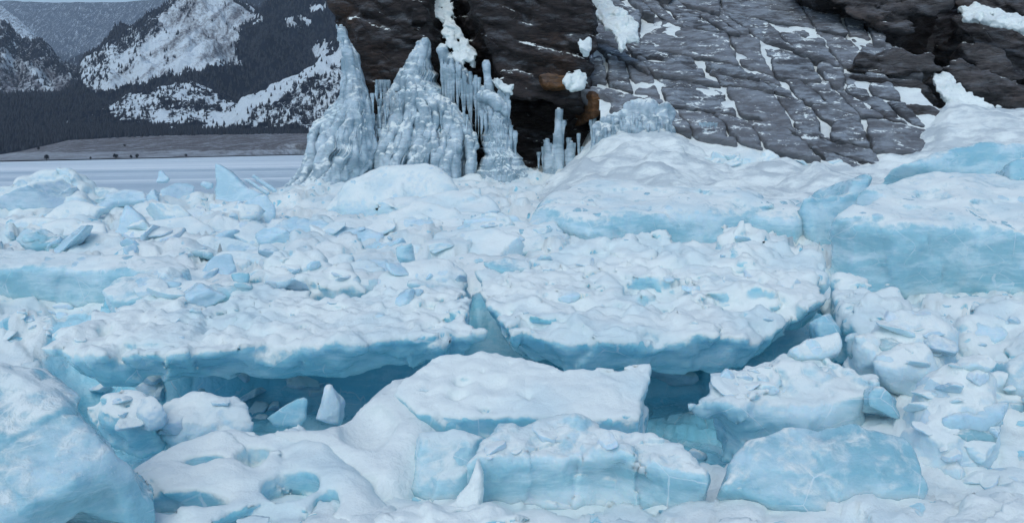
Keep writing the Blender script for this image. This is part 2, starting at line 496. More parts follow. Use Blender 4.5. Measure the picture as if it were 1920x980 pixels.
def snow_mat(name, col=SNOWC, grey=(0.36, 0.43, 0.48), amt=0.5):
    s = NT(name)
    k = s.ramp(s.noise(1.2, 8, 0.68, s.pos((0.6, 1, 1.6), (0, -0.5, 0))), 0.42, 0.60)
    c = s.mix(s.math('MULTIPLY', k, amt), col, grey)
    h = s.math('ADD', s.noise(5, 6, 0.6), s.math('MULTIPLY', s.noise(30, 4), 0.25))
    return s.out(s.bsdf(c, 0.7, s.bump(h, 0.06, 0.6), 0.3))
M['snow'] = snow_mat('packed snow', amt=0.25)
M['apron'] = snow_mat('wind crust', grey=(0.36, 0.45, 0.50), amt=0.6)

def lake_mat():
    s = NT('frozen lake')
    v = s.pos((0.004, 0.07, 1), (0, 0, 0.05))
    k = s.ramp(s.noise(1.0, 8, 0.6, v, 0.3), 0.40, 0.58)
    k2 = s.ramp(s.noise(1.0, 5, 0.6, s.pos((0.03, 0.4, 1), (0, 0, -0.04))), 0.45, 0.65)
    c = s.mix(k, (0.46, 0.60, 0.66), (0.78, 0.87, 0.88))
    c = s.mix(s.math('MULTIPLY', k2, 0.5), c, (0.66, 0.78, 0.84))
    return s.out(s.bsdf(c, s.ramp(k, 0, 1, 0.35, 0.8), None, 0.4))
M['lake'] = lake_mat()

def land_mat(name, bare=(0.15, 0.155, 0.17), dark=(0.010, 0.014, 0.026), snow=(0.66, 0.77, 0.82), sc=0.02):
    """hillside: snow, dry grass and forest floor by how much forest and grass grows there"""
    s = NT(name)
    fo = s.attr('forest'); gr = s.attr('grass')
    n = s.noise(sc, 8, 0.68, s.pos((2.0, 0.6, 0.6), (0, 0, 0.5)), 0.8); n2 = s.noise(sc * 6, 6, 0.7)
    nn = s.math('ADD', s.math('MULTIPLY', n, 0.5), s.math('MULTIPLY', n2, 0.5))
    kg = s.ramp(s.math('ADD', gr, s.math('MULTIPLY', s.math('SUBTRACT', nn, 0.5), 1.6)), 0.35, 0.75)
    kf = s.ramp(s.math('ADD', fo, s.math('MULTIPLY', s.math('SUBTRACT', nn, 0.5), 2.6)), 0.55, 0.75)
    c = s.mix(kg, snow, bare); c = s.mix(kf, c, dark)
    return s.out(s.bsdf(c, 0.9, s.bump(nn, 14.0, 0.8), 0.1))
M['land'] = land_mat('hillside')
M['steppe'] = land_mat('steppe', bare=(0.15, 0.145, 0.15), snow=(0.5, 0.56, 0.6), sc=0.03)
def plain(name, a, b, sc=3.0, rough=0.8):
    s = NT(name)
    return s.out(s.bsdf(s.mix(s.ramp(s.noise(sc, 4), 0.35, 0.65), a, b), rough))
M['tree'] = plain('conifer needles', (0.005, 0.008, 0.015), (0.014, 0.021, 0.032), 0.15)
M['bark'] = plain('bark', (0.03, 0.024, 0.02), (0.06, 0.05, 0.04))

# ------------------------------------------------------------------ far setting: lake, shore, hills, haze
def sheet(name, xs, ys, zf, mat, kind='structure'):
    X, Y = np.meshgrid(xs, ys, indexing='ij')
    V = np.stack([X, Y, zf(X, Y)], -1).reshape(-1, 3)
    o = mk(name, V, grid_quads(len(xs), len(ys)), mat)
    o['kind'] = kind
    return o
lake = sheet('lake_ice', np.linspace(-9000, 9000, 61), np.concatenate([[-9000, -2000, -500], np.linspace(-60, 1500, 60), [3000, 9000]]),
             lambda X, Y: 0 * X - 0.6, M['lake'])

FOREST = []
def terrain(name, rows, mat, forest, grass, nu=200, nv=70, amp=20., nsc=1 / 300., x0=-500, x1=1250, seed=1, back=0.5, dens=1.0, th=(9, 15), spur=0.0):
    """hillside lofted through rows of (distance, skyline/footline in photo pixels); forest(px,py) and grass(px,py) 0..1"""
    us = np.linspace(x0, x1, nu)
    ss = np.linspace(0, 1, nv)
    R = [np.stack([us, np.interp(us, [p[0] for p in r[1]], [p[1] for p in r[1]]), np.full(nu, 0.)], 1) for r in rows]
    W = []
    for r, q in zip(rows, R):
        D = r[0] if np.isscalar(r[0]) else np.interp(us, [p[0] for p in r[0]], [p[1] for p in r[0]])
        W.append(PN(q[:, 0], q[:, 1], D))
    k = len(rows) - 1
    V = np.zeros((nu, nv, 3))
    for j, s in enumerate(ss):
        a = min(int(s * k), k - 1); f = s * k - a
        V[:, j] = W[a] * (1 - f) + W[a + 1] * f
    fade = (np.minimum(ss * 6, 1) * np.minimum((1 - ss) * 4, 1))[None, :]
    q = (V.reshape(-1, 3) * nsc)
    q[:, 2] = 0
    nz = ridged(q, 5, seed).reshape(nu, nv) - 0.55
    V[:, :, 2] += amp * nz * fade + amp * 0.12 * fbm(q * 5, 3, seed + 3).reshape(nu, nv)
    if spur:
        V[:, :, 2] += spur * fade * np.sin(us[:, None] * 0.09 + 3 * ss[None, :] + 2 * noise(np.stack([us * .02, us * 0, us * 0], 1), seed)[:, None])
    # the far side falls away behind the crest
    nb = 8
    Bk = np.zeros((nu, nb, 3))
    for j in range(nb):
        f = (nb - j) / nb
        Bk[:, j] = V[:, 0] * [1, 1, 1]
        Bk[:, j, 1] += back * f * (np.abs(V[:, 0, 2]) * 2 + 60)
        Bk[:, j, 2] *= (1 - f)
    A = np.concatenate([Bk, V], 1)
    d = A - np.array([0, 0, HC]); c = d.reshape(-1, 3) @ RMn
    px = 960 + FPX * c[:, 0] / -c[:, 2]; py = 490 - FPX * c[:, 1] / -c[:, 2]
    wob = A.reshape(-1, 3) * np.array([.02, .02, 0])
    jx = 17 * fbm(wob, 4, 71); jy = 11 * fbm(wob, 4, 72)
    fo = np.clip(forest(px + jx, py + jy), 0, 2); ga = np.clip(grass(px, py), 0, 1)
    Q = grid_quads(nu, nb + nv)[:, ::-1]
    o = mk(name, A.reshape(-1, 3), Q, mat, attrs={'forest': fo, 'grass': ga})
    o['kind'] = 'structure'
    if dens:
        Vq = A.reshape(-1, 3)
        a = Vq[Q[:, 0]]; b = Vq[Q[:, 1]]; c2 = Vq[Q[:, 2]]; e = Vq[Q[:, 3]]
        area = np.linalg.norm(np.cross(c2 - a, e - b), axis=1) * 0.5
        fq = fo[Q].mean(1); inview = (px[Q].mean(1) > -60) & (px[Q].mean(1) < 720)
        rg = np.random.default_rng(seed)
        cl = 0.5 + 0.5 * noise(a * np.array([.012, .012, 0]), seed + 5)
        lam = area / 130. * dens * np.clip(fq * 1.5 - 0.45 + 1.2 * (cl - .5), 0, 1) * np.where(inview, 1, 0.0)
        kx = rg.poisson(lam); idx = np.repeat(np.arange(len(Q)), kx)
        s, t = rg.random((2, len(idx), 1))
        p = (a[idx] * (1 - s) + b[idx] * s) * (1 - t) + (e[idx] * (1 - s) + c2[idx] * s) * t
        FOREST.append((p, rg.uniform(th[0], th[1], len(idx))))
    return o

MAIN = [(345, -25), (400, -20), (470, 18), (492, 35), (453, 47), (455, 73), (437, 98), (449, 122), (367, 129), (286, 151), (208, 170), (160, 168), (140, 120), (240, 60), (300, 20)]
LOW = [(196, 210), (240, 180), (300, 165), (347, 151), (385, 165), (425, 190), (470, 205), (540, 250), (400, 235), (300, 232), (215, 216)]
PATCH = [[(528, 40), (545, 38), (560, 52), (545, 56)], [(580, 95), (600, 78), (625, 80), (600, 108)], [(575, 8), (610, 12), (608, 22), (580, 18)],
         [(620, 100), (650, 82), (650, 98), (625, 112)], [(560, 28), (590, 40), (575, 50)]]
def gully(px, py):
    p = px * .676 + py * .737; l = px * .737 - py * .676
    q = np.stack([p * .045, l * .008, 0 * p], -1).reshape(-1, 3)
    return (ridged(q, 4, 31).reshape(np.shape(px)) - .4)
def f_main(px, py):
    gl = gully(px, py)
    f = np.where(inpoly(px, py, MAIN), 0.15, 1.05)
    f = np.where(inpoly(px, py, MAIN) & (px < 300 - (py - 40) * .9), 0.40, f)
    f = f + np.where(inpoly(px, py, MAIN), np.where(px < 330 - (py - 40) * .9, .30, .10) * gl, .12 * gl)
    for pt in PATCH: f = np.where(inpoly(px, py, pt), 0.1, f)
    return f
def g_main(px, py):
    return np.where(inpoly(px, py, MAIN), np.where((py < 110) & (px > 260), 0.33, 0.26), 0.2) + .24 * gully(px, py)
def skel(*p): return list(p)
# from far to near
terrain('far_ridge', [(12500, [(-500, -60), (0, 2), (120, 6), (240, 4), (400, -10), (900, -60)]), (11500, [(-500, 60), (300, 90), (900, 90)]), (10500, [(-500, 200), (900, 200)])],
        M['land'], lambda x, y: 0.80 + 0 * x, lambda x, y: 0.4 + 0 * x, 120, 40, 140, 1 / 900., seed=3, dens=0)
terrain('far_slope', [(8600, [(-500, -260), (-100, -40), (0, 10), (40, 40), (75, 75), (105, 110), (220, 130), (900, 150)]), (8000, [(-500, 120), (60, 105), (110, 130), (900, 160)]), (7500, [(-500, 200), (900, 200)])],
        M['land'], lambda x, y: np.where(x < 90, 0.58, 0.8), lambda x, y: 0.4 + 0 * x, 120, 50, 110, 1 / 500., seed=5, dens=0.25)
terrain('blue_ridge', [(5600, [(-500, 190), (60, 170), (110, 125), (180, 95), (250, 45), (330, 2), (400, -50), (600, -120), (1200, -160)]), (5000, [(-500, 220), (140, 170), (400, 100), (1200, 60)]), (4400, [(-500, 230), (1200, 220)])],
        M['land'], lambda x, y: 0.85 + 0 * x, lambda x, y: 0.5 + 0 * x, 140, 60, 70, 1 / 400., seed=7, dens=0.45)
terrain('near_slope', [(3100, [(-500, -180), (-80, 15), (0, 55), (55, 90), (100, 120), (150, 158), (240, 200), (900, 240)]), (2700, [(-500, 120), (0, 125), (80, 150), (180, 190), (900, 250)]), (2300, [(-500, 190), (0, 184), (120, 188), (900, 260)])],
        M['land'], lambda x, y: np.where(y > 178, .9, np.where(y < 92 + .42 * x, 0.75, 0.58)), lambda x, y: 0.45 + .25 * gully(-x, y), 300, 90, 75, 1 / 220., seed=9, dens=0.6, spur=14)
terrain('bald_mountain', [(2800, [(-500, 300), (80, 215), (150, 165), (165, 128), (205, 92), (240, 62), (290, 28), (330, 2), (345, -8), (372, -12), (395, -8), (430, -2), (470, 10), (490, 24), (520, 0), (580, -60), (800, -120), (1250, -160)]),
                       (2450, [(-500, 310), (120, 225), (165, 160), (210, 125), (300, 90), (400, 70), (470, 85), (560, 70), (700, 30), (1250, 0)]),
                       (2100, [(-500, 320), (120, 235), (165, 185), (250, 170), (380, 140), (470, 170), (560, 160), (700, 110), (1250, 80)]),
                       (1850, [(-500, 330), (120, 245), (200, 215), (300, 205), (450, 215), (600, 230), (1250, 210)])],
        M['land'], f_main, g_main, 480, 150, 62, 1 / 230., x0=-200, x1=900, seed=11, dens=1.0, spur=5)
def f_low(px, py):
    return np.where(inpoly(px, py, LOW), np.where((np.abs(py - (195 + .1 * (px - 350))) < 7) & (px > 300) & (px < 420), 0.8, 0.36 + .25 * gully(px * 1.5, py)), 0.95)
terrain('low_hill', [(1800, [(-500, 300), (120, 235), (185, 212), (240, 178), (300, 162), (347, 150), (385, 163), (425, 188), (470, 203), (540, 244), (700, 262), (1250, 262)]),
                     (1640, [(-500, 305), (185, 222), (300, 205), (347, 196), (420, 205), (540, 250), (1250, 265)]), (1480, [(-500, 310), (170, 232), (400, 238), (560, 256), (1250, 268)])],
        M['land'], f_low, lambda x, y: 0.35 + 0 * x, 360, 90, 16, 1 / 90., x0=-100, x1=900, seed=13, dens=1.0, th=(6, 11))
terrain('foothill', [(1600, [(-500, 330), (380, 262), (445, 205), (520, 165), (590, 122), (650, 86), (720, 40), (1250, -60)]), (1450, [(-500, 335), (400, 262), (470, 215), (650, 160), (1250, 80)]), (1300, [(-500, 330), (420, 262), (560, 254), (1250, 250)])],
        M['land'], lambda x, y: np.where(y < 205 - (x - 445) * .58 + 22, 0.34, np.where(y > 235, .95, 0.66)), lambda x, y: 0.3 + 0 * x, 360, 90, 22, 1 / 90., x0=-100, x1=1000, seed=15, dens=1.15, th=(7, 12))
terrain('valley_floor', [(1850, [(-500, 170), (0, 176), (150, 170), (230, 205), (350, 232), (560, 252), (1250, 262)]), (1500, [(-500, 230), (0, 232), (300, 240), (560, 254), (1250, 262)]), (1150, [(-500, 300), (0, 292), (40, 284), (130, 264), (300, 257), (560, 254.5), (1250, 258)])],
        M['land'], lambda x, y: 1.7 + 0 * x, lambda x, y: 0.5 + 0 * x, 180, 50, 2, 1 / 60., seed=17, dens=1.3, th=(7, 12), back=0.1)
SHORE = [(-500, 307.5), (0, 301.5), (300, 295.2), (560, 289.2), (1250, 277.6)]
terrain('shore_steppe', [(1180, [(-500, 300), (0, 290), (40, 283), (130, 262), (300, 254), (560, 250), (1250, 250)]), (800, [(-500, 302), (0, 296), (130, 284), (300, 277), (560, 270), (1250, 262)]),
                         ([(-500, 300), (0, 440), (300, 560), (560, 800), (1250, 900)], SHORE)],
        M['steppe'], lambda x, y: 0.12 + 0 * x, lambda x, y: np.where(y > 281 - .012 * x + 6, .52, .66), 160, 50, 0.6, 1 / 30., seed=19, dens=0.02, th=(3, 5), back=0.05)

# forest on the hills: one far-off wood
def cones(p, h, seed=0):
    rg = np.random.default_rng(seed); n = len(p); k = 5
    r = h * rg.uniform(.20, .30, n); a0 = rg.uniform(0, 6.28, n)
    V = np.zeros((n, k + 1, 3))
    V[:, k] = p; V[:, k, 2] += h; V[:, k, 0] += rg.normal(0, .03, n) * h
    for i in range(k):
        a = a0 + i * 6.283 / k; rr = r * rg.uniform(.75, 1.25, n)
        V[:, i, 0] = p[:, 0] + rr * np.cos(a); V[:, i, 1] = p[:, 1] + rr * np.sin(a); V[:, i, 2] = p[:, 2] - 0.5 + h * rg.uniform(0, .12, n)
    base = np.arange(n)[:, None] * (k + 1)
    T = np.concatenate([np.stack([base[:, 0] + i, base[:, 0] + (i + 1) % k, base[:, 0] + k], 1) for i in range(k)])
    return V.reshape(-1, 3), T
fp = np.concatenate([f[0] for f in FOREST]); fh = np.concatenate([f[1] for f in FOREST])
print('trees', [len(f[0]) for f in FOREST])
if len(fp) > 130000:
    sel = np.random.default_rng(4).permutation(len(fp))[:130000]; fp, fh = fp[sel], fh[sel]
FV, FT = cones(fp, fh, 2)
forest = mk('conifer_forest', FV, FT, M['tree'])
tag(forest, 'dark conifer forest covering the distant hillsides and valley floor', 'forest', kind='stuff')

# single trees out on the steppe along the shore
def shore_tree(px, py, D, hpx, label, group, seed):
    rg = np.random.default_rng(seed)
    b = P(px, py, D); h = hpx * D / FPX
    t = empty('shore_tree', b, label, 'tree', group)
    k = 6; a = np.arange(k) * 6.283 / k
    V = np.concatenate([np.stack([.05 * h * np.cos(a), .05 * h * np.sin(a), 0 * a - .2], 1), np.stack([.02 * h * np.cos(a), .02 * h * np.sin(a), 0 * a + .7 * h], 1)]) + b
    Q = [[i, (i + 1) % k, k + (i + 1) % k, k + i] for i in range(k)]
    mk('trunk', V, Q, M['bark'], t)
    n = 160
    c = rg.normal(size=(n, 3)); c /= np.linalg.norm(c, axis=1)[:, None]
    c *= rg.random((n, 1)) ** .4 * np.array([.42, .42, .42]) * h * rg.uniform(.8, 1.2, (1, 3))
    c[:, 2] += .58 * h
    d = rg.normal(size=(n, 3, 3)) * .09 * h
    V = (c[:, None] + d).reshape(-1, 3) + b
    mk('crown', V, np.arange(3 * n).reshape(-1, 3), M['tree'], t)
for i, (px, py, hp, lab) in enumerate([
    (88, 300.5, 11, 'dark lone tree at the left end of the far shoreline'),
    (170, 298.5, 5, 'small shrub on the shoreline left of the two close trees'),
    (217, 297.5, 10, 'round dark tree on the shore, left of the two close trees'),
    (246, 296.5, 6, 'smaller of two close trees on the far shoreline'),
    (257, 296.2, 8, 'larger of two close trees on the far shoreline'),
    (349, 294.2, 6, 'lone shrub on the shore midway to the rock cliff'),
    (72, 281, 6, 'small tree on the steppe near the forest edge at left'),
    (234, 275, 5, 'small tree in the middle of the steppe behind the shoreline')]):
    D = np.interp(px, [0, 300, 560], [445, 565, 805]) if py > 290 else 760
    shore_tree(px, py + .3, D, hp, lab, 'trees along the far shore', i)
ORD = 'first second third fourth fifth sixth seventh eighth ninth tenth eleventh twelfth thirteenth fourteenth fifteenth'.split()
for i, px in enumerate(np.linspace(460, 566, 15)):
    shore_tree(px, 289.5 - .02 * (px - 460), 812, 7 + 5 * ((i * 7) % 5) / 5, 'dark tree in the shoreline grove by the cliff, %s from the left' % ORD[i], 'shoreline grove', 40 + i)

# haze over lake and hills
hz = bpy.data.materials.new('haze air'); hz.use_nodes = True
hz.node_tree.nodes.clear()
pv = hz.node_tree.nodes.new('ShaderNodeVolumePrincipled'); ho = hz.node_tree.nodes.new('ShaderNodeOutputMaterial')
pv.inputs['Color'].default_value = (0.70, 0.86, 1.0, 1); pv.inputs['Density'].default_value = 0.000042
pv.inputs['Anisotropy'].default_value = 0.1
hz.node_tree.links.new(pv.outputs[0], ho.inputs['Volume'])
bx = np.array([[x, y, z] for x in (-12000, 12000) for y in (-9800, 18000) for z in (-8, 3000)], float)
haze = mk('haze', bx, [[0, 1, 3, 2], [4, 6, 7, 5], [0, 4, 5, 1], [2, 3, 7, 6], [0, 2, 6, 4], [1, 5, 7, 3]], hz)
for p in haze.data.polygons: p.use_smooth = False
haze['kind'] = 'stuff'; haze['label'] = 'pale blue winter haze over the lake and hills'

# ------------------------------------------------------------------ rock
cliff = empty('rock_cliff', P(850, 405, 30), 'dark brown overhanging rock cliff hung with ice in the middle of the picture', 'cliff')
def rock(name, parent, mat, poly, D, n, t, cell=0.085, r=0.35, amp=0.30, ns=0.9, seed=1, **kw):
    V, Q = block(poly, D, n, t, cell, r=r, amp=amp, ns=ns, seed=seed, fine=kw.pop('fine', 0.05), fscale=2.6, style='rock', **kw)
    return mk(name, V, Q, M[mat], parent)
rock('buttress', cliff, 'rock_brown', [(568, -140), (594, 0), (616, 50), (632, 110), (644, 180), (656, 260), (690, 390), (800, 390), (812, 200), (815, 90), (800, -140)], 30.2, (-.35, -1, .02), 5, seed=3, cuts=5)
rock('recess_wall', cliff, 'rock_brown', [(740, -140), (740, 390), (960, 390), (960, -140)], 31.6, (.12, -1, .08), 3, seed=5, amp=.4)
rock('rib', cliff, 'rock_brown', [(785, 60), (800, 50), (835, 80), (860, 140), (905, 180), (915, 230), (860, 300), (800, 300), (770, 200), (765, 130)], 30.5, (-.15, -1, .25), 2.2, seed=6, amp=.25, cuts=3)
rock('overhang', cliff, 'rock_brown', [(868, -140), (880, 0), (898, 70), (902, 130), (915, 178), (960, 198), (1010, 215), (1050, 222), (1098, 222), (1112, 190), (1115, 120), (1125, 60), (1100, -140)], 28.9, (.18, -1, .10), 4.2, seed=8, amp=.33, cuts=5)
rock('cave_wall', cliff, 'rock_brown', [(870, 170), (870, 390), (1180, 390), (1180, 150)], 30.9, (-.25, -1, .0), 2.5, seed=9, amp=.35)
rock('rusty_corner', cliff, 'rock_orange', [(1108, 160), (1126, 164), (1140, 182), (1138, 205), (1124, 222), (1108, 226)], 28.5, (.2, -1, .1), 2.5, cell=.06, r=.12, amp=.12, seed=12)
rock('rusty_block', cliff, 'rock_orange', [(1008, 135), (1030, 130), (1068, 138), (1078, 160), (1050, 168), (1018, 162)], 28.55, (.15, -1, .15), .8, cell=.05, r=.1, amp=.1, seed=13)

# the sloping slab face: snow lies in its joints, each slab its own piece
PA, PB, PC = P(1250, 212, 27.6), P(1650, 258, 26.2), P(1300, 0, 37.5)
NS = unit(np.cross(PB - PA, PC - PA))
if NS[2] < 0: NS = -NS
slope = empty('rock_slab_slope', P(1350, 260, 26), 'grey jointed rock slope with snow lying in its cracks, right of the cliff', 'rock slope')
def slope_pt(px, py, lift=0.0):
    return hit(px, py, PA, NS) + NS * lift
us = np.linspace(1080, 1960, 400); vs = np.linspace(-150, 320, 220)
G = np.array([[slope_pt(u, v + .055 * (u - 1250) * (v > 0)) for v in vs] for u in us]).reshape(-1, 3)
G = G + NS * (0.13 * fbm(G * .8, 4, 4) - 0.07)[:, None]
gq = grid_quads(400, 220)[:, ::-1]
gx, gy = np.meshgrid(us, vs, indexing='ij'); gx, gy = gx.ravel()[gq].mean(1), gy.ravel()[gq].mean(1)
BED = [(1095, -150), (1115, 0), (1112, 110), (1140, 320), (1790, 320), (1780, 200), (1720, 130), (1680, 90), (1600, 10), (1540, -150)]
mk('snowy_bed', G, gq[inpoly(gx, gy, BED)], M['snow'], slope)
rock('back_wall', slope, 'rock_ledge', [(1380, -160), (1380, 240), (1700, 300), (2050, 300), (2050, -160)], 37, (-.1, -1, .5), 2, cell=.14, r=.3, amp=.4, ns=.6, seed=77)
rr = random.Random(12)
SLOPEPOLY = [(1040, -90), (1064, 40), (1076, 110), (1112, 215), (1250, 240), (1340, 268), (1480, 290), (1600, 305), (1740, 292), (1710, 225), (1650, 170), (1640, 100), (1620, 40), (1540, -20), (1500, -90)]
A_ = np.array([46., 60.]); B_ = np.array([78., 17.])
JI = {}
def node(i, j):
    if (i, j) not in JI:
        JI[(i, j)] = np.array([1020., -260.]) + A_ * i + B_ * j + np.array([rr.uniform(-20, 20), rr.uniform(-12, 12)]) + (np.array([24., 4.]) if i % 2 else 0)
    return JI[(i, j)]
cnt = 0
DONE = set()
for i in range(0, 11):
    for j in range(-6, 12):
        if (i, j) in DONE: continue
        w_ = 2 if rr.random() < .35 else 1
        if w_ == 2: DONE.add((i, j + 1))
        q = np.array([node(i, j), node(i, j + w_), node(i + 1, j + w_), node(i + 1, j)])
        c = q.mean(0)
        if not inpoly(c[0], c[1], SLOPEPOLY): continue
        parts = [q]
        if rr.random() < 0.45:
            s = rr.uniform(.35, .65); m1 = q[0] * (1 - s) + q[3] * s; m2 = q[1] * (1 - s) + q[2] * s + [0, rr.uniform(-6, 6)]
            parts = [np.array([q[0], q[1], m2, m1]), np.array([m1, m2, q[2], q[3]])]
        elif rr.random() < 0.4:
            s = rr.uniform(.35, .65); m1 = q[0] * (1 - s) + q[1] * s; m2 = q[3] * (1 - s) + q[2] * s
            parts = [np.array([q[0], m1, m2, q[3]]), np.array([m1, q[1], q[2], m2])]
        for q2 in parts:
            cc = q2.mean(0)
            ed = rr.choice([1.5, 2, 3, 5.5]); 
            q3 = cc + (q2 - cc) * (1 - np.array([ed, ed * .25 + .2]) / np.maximum(np.abs(q2 - cc).max(0), 8))
            p = hit(cc[0], cc[1], PA, NS)
            n = unit(NS + np.array([rr.uniform(-.06, .06), rr.uniform(-.02, .10), 0]))
            V, Q = block(q3, p[1], n, 0.5, 0.075, r=.07, amp=.09, ns=1.6, seed=100 + cnt, cuts=2, fine=.035, fscale=3, style='slab')
            V = V + NS * rr.uniform(-.02, .13)
            mk('rock_slab', V, Q, M['rock_grey'], slope)
            cnt += 1
print('slabs', cnt)
# dark ledges at upper right
ledges = empty('rock_ledges', P(1760, 250, 29), 'blocky dark rock ledges stepping down at the upper right corner', 'rock outcrop')
for k, (poly, D, n, t, am) in enumerate([
    ([(1490, -90), (1530, 8), (1600, 32), (1650, 58), (1740, 62), (1790, 40), (1800, -90)], 33.5, (-.25, -1, .25), 4, .35),
    ([(1740, -90), (1745, 20), (1790, 85), (1850, 120), (1990, 190), (1990, -90)], 34.5, (-.2, -1, .45), 4, .4),
    ([(1596, 88), (1640, 78), (1700, 82), (1760, 95), (1775, 130), (1740, 142), (1660, 136), (1600, 124)], 30.2, (-.1, -1, .2), 2.5, .2),
    ([(1600, 128), (1660, 140), (1740, 150), (1780, 170), (1778, 188), (1720, 184), (1640, 160), (1600, 148)], 29.6, (-.05, -1, .1), 2.5, .18),
    ([(1752, 118), (1800, 105), (1850, 125), (1905, 150), (1990, 190), (1990, 232), (1905, 205), (1860, 178), (1800, 172), (1760, 160)], 31.0, (-.2, -1, .4), 3, .28),
    ([(1795, 78), (1850, 70), (1920, 105), (1990, 150), (1990, 200), (1900, 165), (1830, 130)], 32.5, (-.2, -1, .3), 3, .25),
    ([(1690, 192), (1745, 190), (1790, 215), (1785, 232), (1735, 228), (1700, 215)], 27.6, (0, -1, .7), .8, .12)]):
    rock('ledge', ledges, 'rock_ledge', poly, D, n, t, cell=.08, r=.12, amp=am, ns=.9, seed=30 + k, cuts=4)

# wind-crusted snow apron at the foot of the slope
us = np.linspace(930, 2300, 220)
rows = [(32.0, [(930, 420), (1060, 340), (1110, 240), (1160, 215), (1250, 190), (1400, 225), (1560, 250), (1650, 235), (1780, 205), (1960, 200), (2300, 230)]),
        (27.2, [(930, 420), (1040, 335), (1090, 290), (1130, 245), (1170, 225), (1250, 232), (1400, 270), (1560, 294), (1640, 285), (1700, 255), (1780, 205), (1960, 216), (2300, 240)]),
        (23.5, [(930, 430), (1040, 345), (1100, 310), (1180, 290), (1250, 312), (1400, 326), (1600, 330), (1760, 310), (1960, 290), (2300, 270)]),
        (19.5, [(930, 450), (1060, 365), (1250, 368), (1400, 372), (1600, 365), (1960, 340), (2300, 330)]),
        (16.0, [(930, 490), (1060, 460), (1960, 440), (2300, 440)])]
SV = []
for s in np.linspace(0, 4, 150):
    a = min(int(s), 3); f = s - a; f2 = f * f * (3 - 2 * f) * .5 + f * .5
    ya, yb = [np.interp(us, [p[0] for p in r[1]], [p[1] for p in r[1]]) for r in rows[a:a + 2]]
    SV.append(PN(us, ya * (1 - f2) + yb * f2, rows[a][0] * (1 - f) + rows[a + 1][0] * f))
SV = np.stack(SV, 1).reshape(-1, 3)
f1, f2_, ci = worley(SV * .55, 8)
SV[:, 2] += .30 * fbm(SV * .55, 4, 6) + (.65 * np.clip(.6 - f1, 0, 1) * (ci > .45) + .25 * np.clip(.6 - worley(SV * 1.3, 9)[0], 0, 1)) * sstep(27, 24, SV[:, 1]) + .03 * ridged(SV * np.array([1.2, 3, 2]), 3, 5)
ap = mk('snow_apron', SV, grid_quads(len(us), 150), M['apron']); ap['kind'] = 'structure'

# ------------------------------------------------------------------ ice hung on the rock
def strands(segs, cell, k=.12, amp=.06, ns=2.5, seed=1):
    """smooth union of tapering ropes; segs: polylines of (x,y,z,r)"""
    allp = np.concatenate([np.asarray(s) for s in segs])
    lo = (allp[:, :3] - allp[:, 3:]).min(0) - .3; hi = (allp[:, :3] + allp[:, 3:]).max(0) + .3
    ax = [np.arange(lo[m], hi[m] + cell, cell, dtype=np.float32) for m in range(3)]
    F = np.full([len(a) for a in ax], 1.0, np.float32)
    for s in segs:
        for a, b in zip(s[:-1], s[1:]):
            a, b = np.asarray(a, float), np.asarray(b, float)
            rm = max(a[3], b[3]) + k + .12
            sl = tuple(slice(max(0, int((min(a[m], b[m]) - rm - lo[m]) / cell)), int((max(a[m], b[m]) + rm - lo[m]) / cell) + 2) for m in range(3))
            X, Y, Z = np.meshgrid(ax[0][sl[0]], ax[1][sl[1]], ax[2][sl[2]], indexing='ij')
            e = b[:3] - a[:3]
            t = np.clip(((X - a[0]) * e[0] + (Y - a[1]) * e[1] + (Z - a[2]) * e[2]) / (e @ e + 1e-9), 0, 1)
            d = np.sqrt((X - a[0] - t * e[0]) ** 2 + (Y - a[1] - t * e[1]) ** 2 + (Z - a[2] - t * e[2]) ** 2) - (a[3] + (b[3] - a[3]) * t)
            F[sl] = smin(F[sl], d, k)
    band = np.abs(F) < amp * 2 + cell
    i, j, kk = np.nonzero(band)
    q = np.stack([ax[0][i], ax[1][j], ax[2][kk]], 1)
    F[band] += (amp * fbm(q * np.array([ns * 1.3, ns * 1.3, ns * .28]), 3, seed)).astype(np.float32)
    V, Q = surface_nets(F, lo, cell)
    N = normals(V, Q)
    V = V + N * (.07 * ridged(V * np.array([3.4, 3.4, .35]), 3, seed + 4) + .02 * fbm(V * np.array([8, 8, 2.5]), 2, seed))[:, None]
    return V, Q
def fan(left, right, n, Dtop, Dbot, r0, r1, seed, bulge=.6, jit=5, rows=9, wav=0.5):
    rg = random.Random(seed); out = []
    L = np.array(left, float); Rr = np.array(right, float)
    def samp(C, t):
        d = np.concatenate([[0], np.cumsum(np.linalg.norm(np.diff(C, axis=0), axis=1))]); d /= d[-1]
        return np.array([np.interp(t, d, C[:, 0]), np.interp(t, d, C[:, 1])])
    for i in range(n):
        s0 = (i + .5) / n; t0 = rg.uniform(0, .25) if i not in (0, n - 1) else 0
        t1 = rg.uniform(.92, 1.0); pl = []
        ph = rg.uniform(0, 6); sc = rg.uniform(.7, 1.25)
        for t in np.linspace(t0, t1, rows):
            s = np.clip(s0 + .06 * wav * math.sin(5 * t + ph), 0, 1)
            c = samp(L, t) * (1 - s) + samp(Rr, t) * s + [rg.uniform(-jit, jit) * .5, rg.uniform(-jit, jit) * .5]
            D = Dtop + (Dbot - Dtop) * t - bulge * math.sin(math.pi * s) * (.4 + .6 * t) + rg.uniform(-.08, .08)
            r = (r0 + (r1 - r0) * t) * sc * (1 + .07 * math.sin(9 * t + ph))
            p = P(c[0], c[1], D)
            pl.append((*p, r))
        x_, y_, z_, r_ = pl[-1]
        pl.append((x_ + rg.uniform(-.1, .1), y_ - .25, .7, r_ * 1.5))
        out.append(pl)
    return out
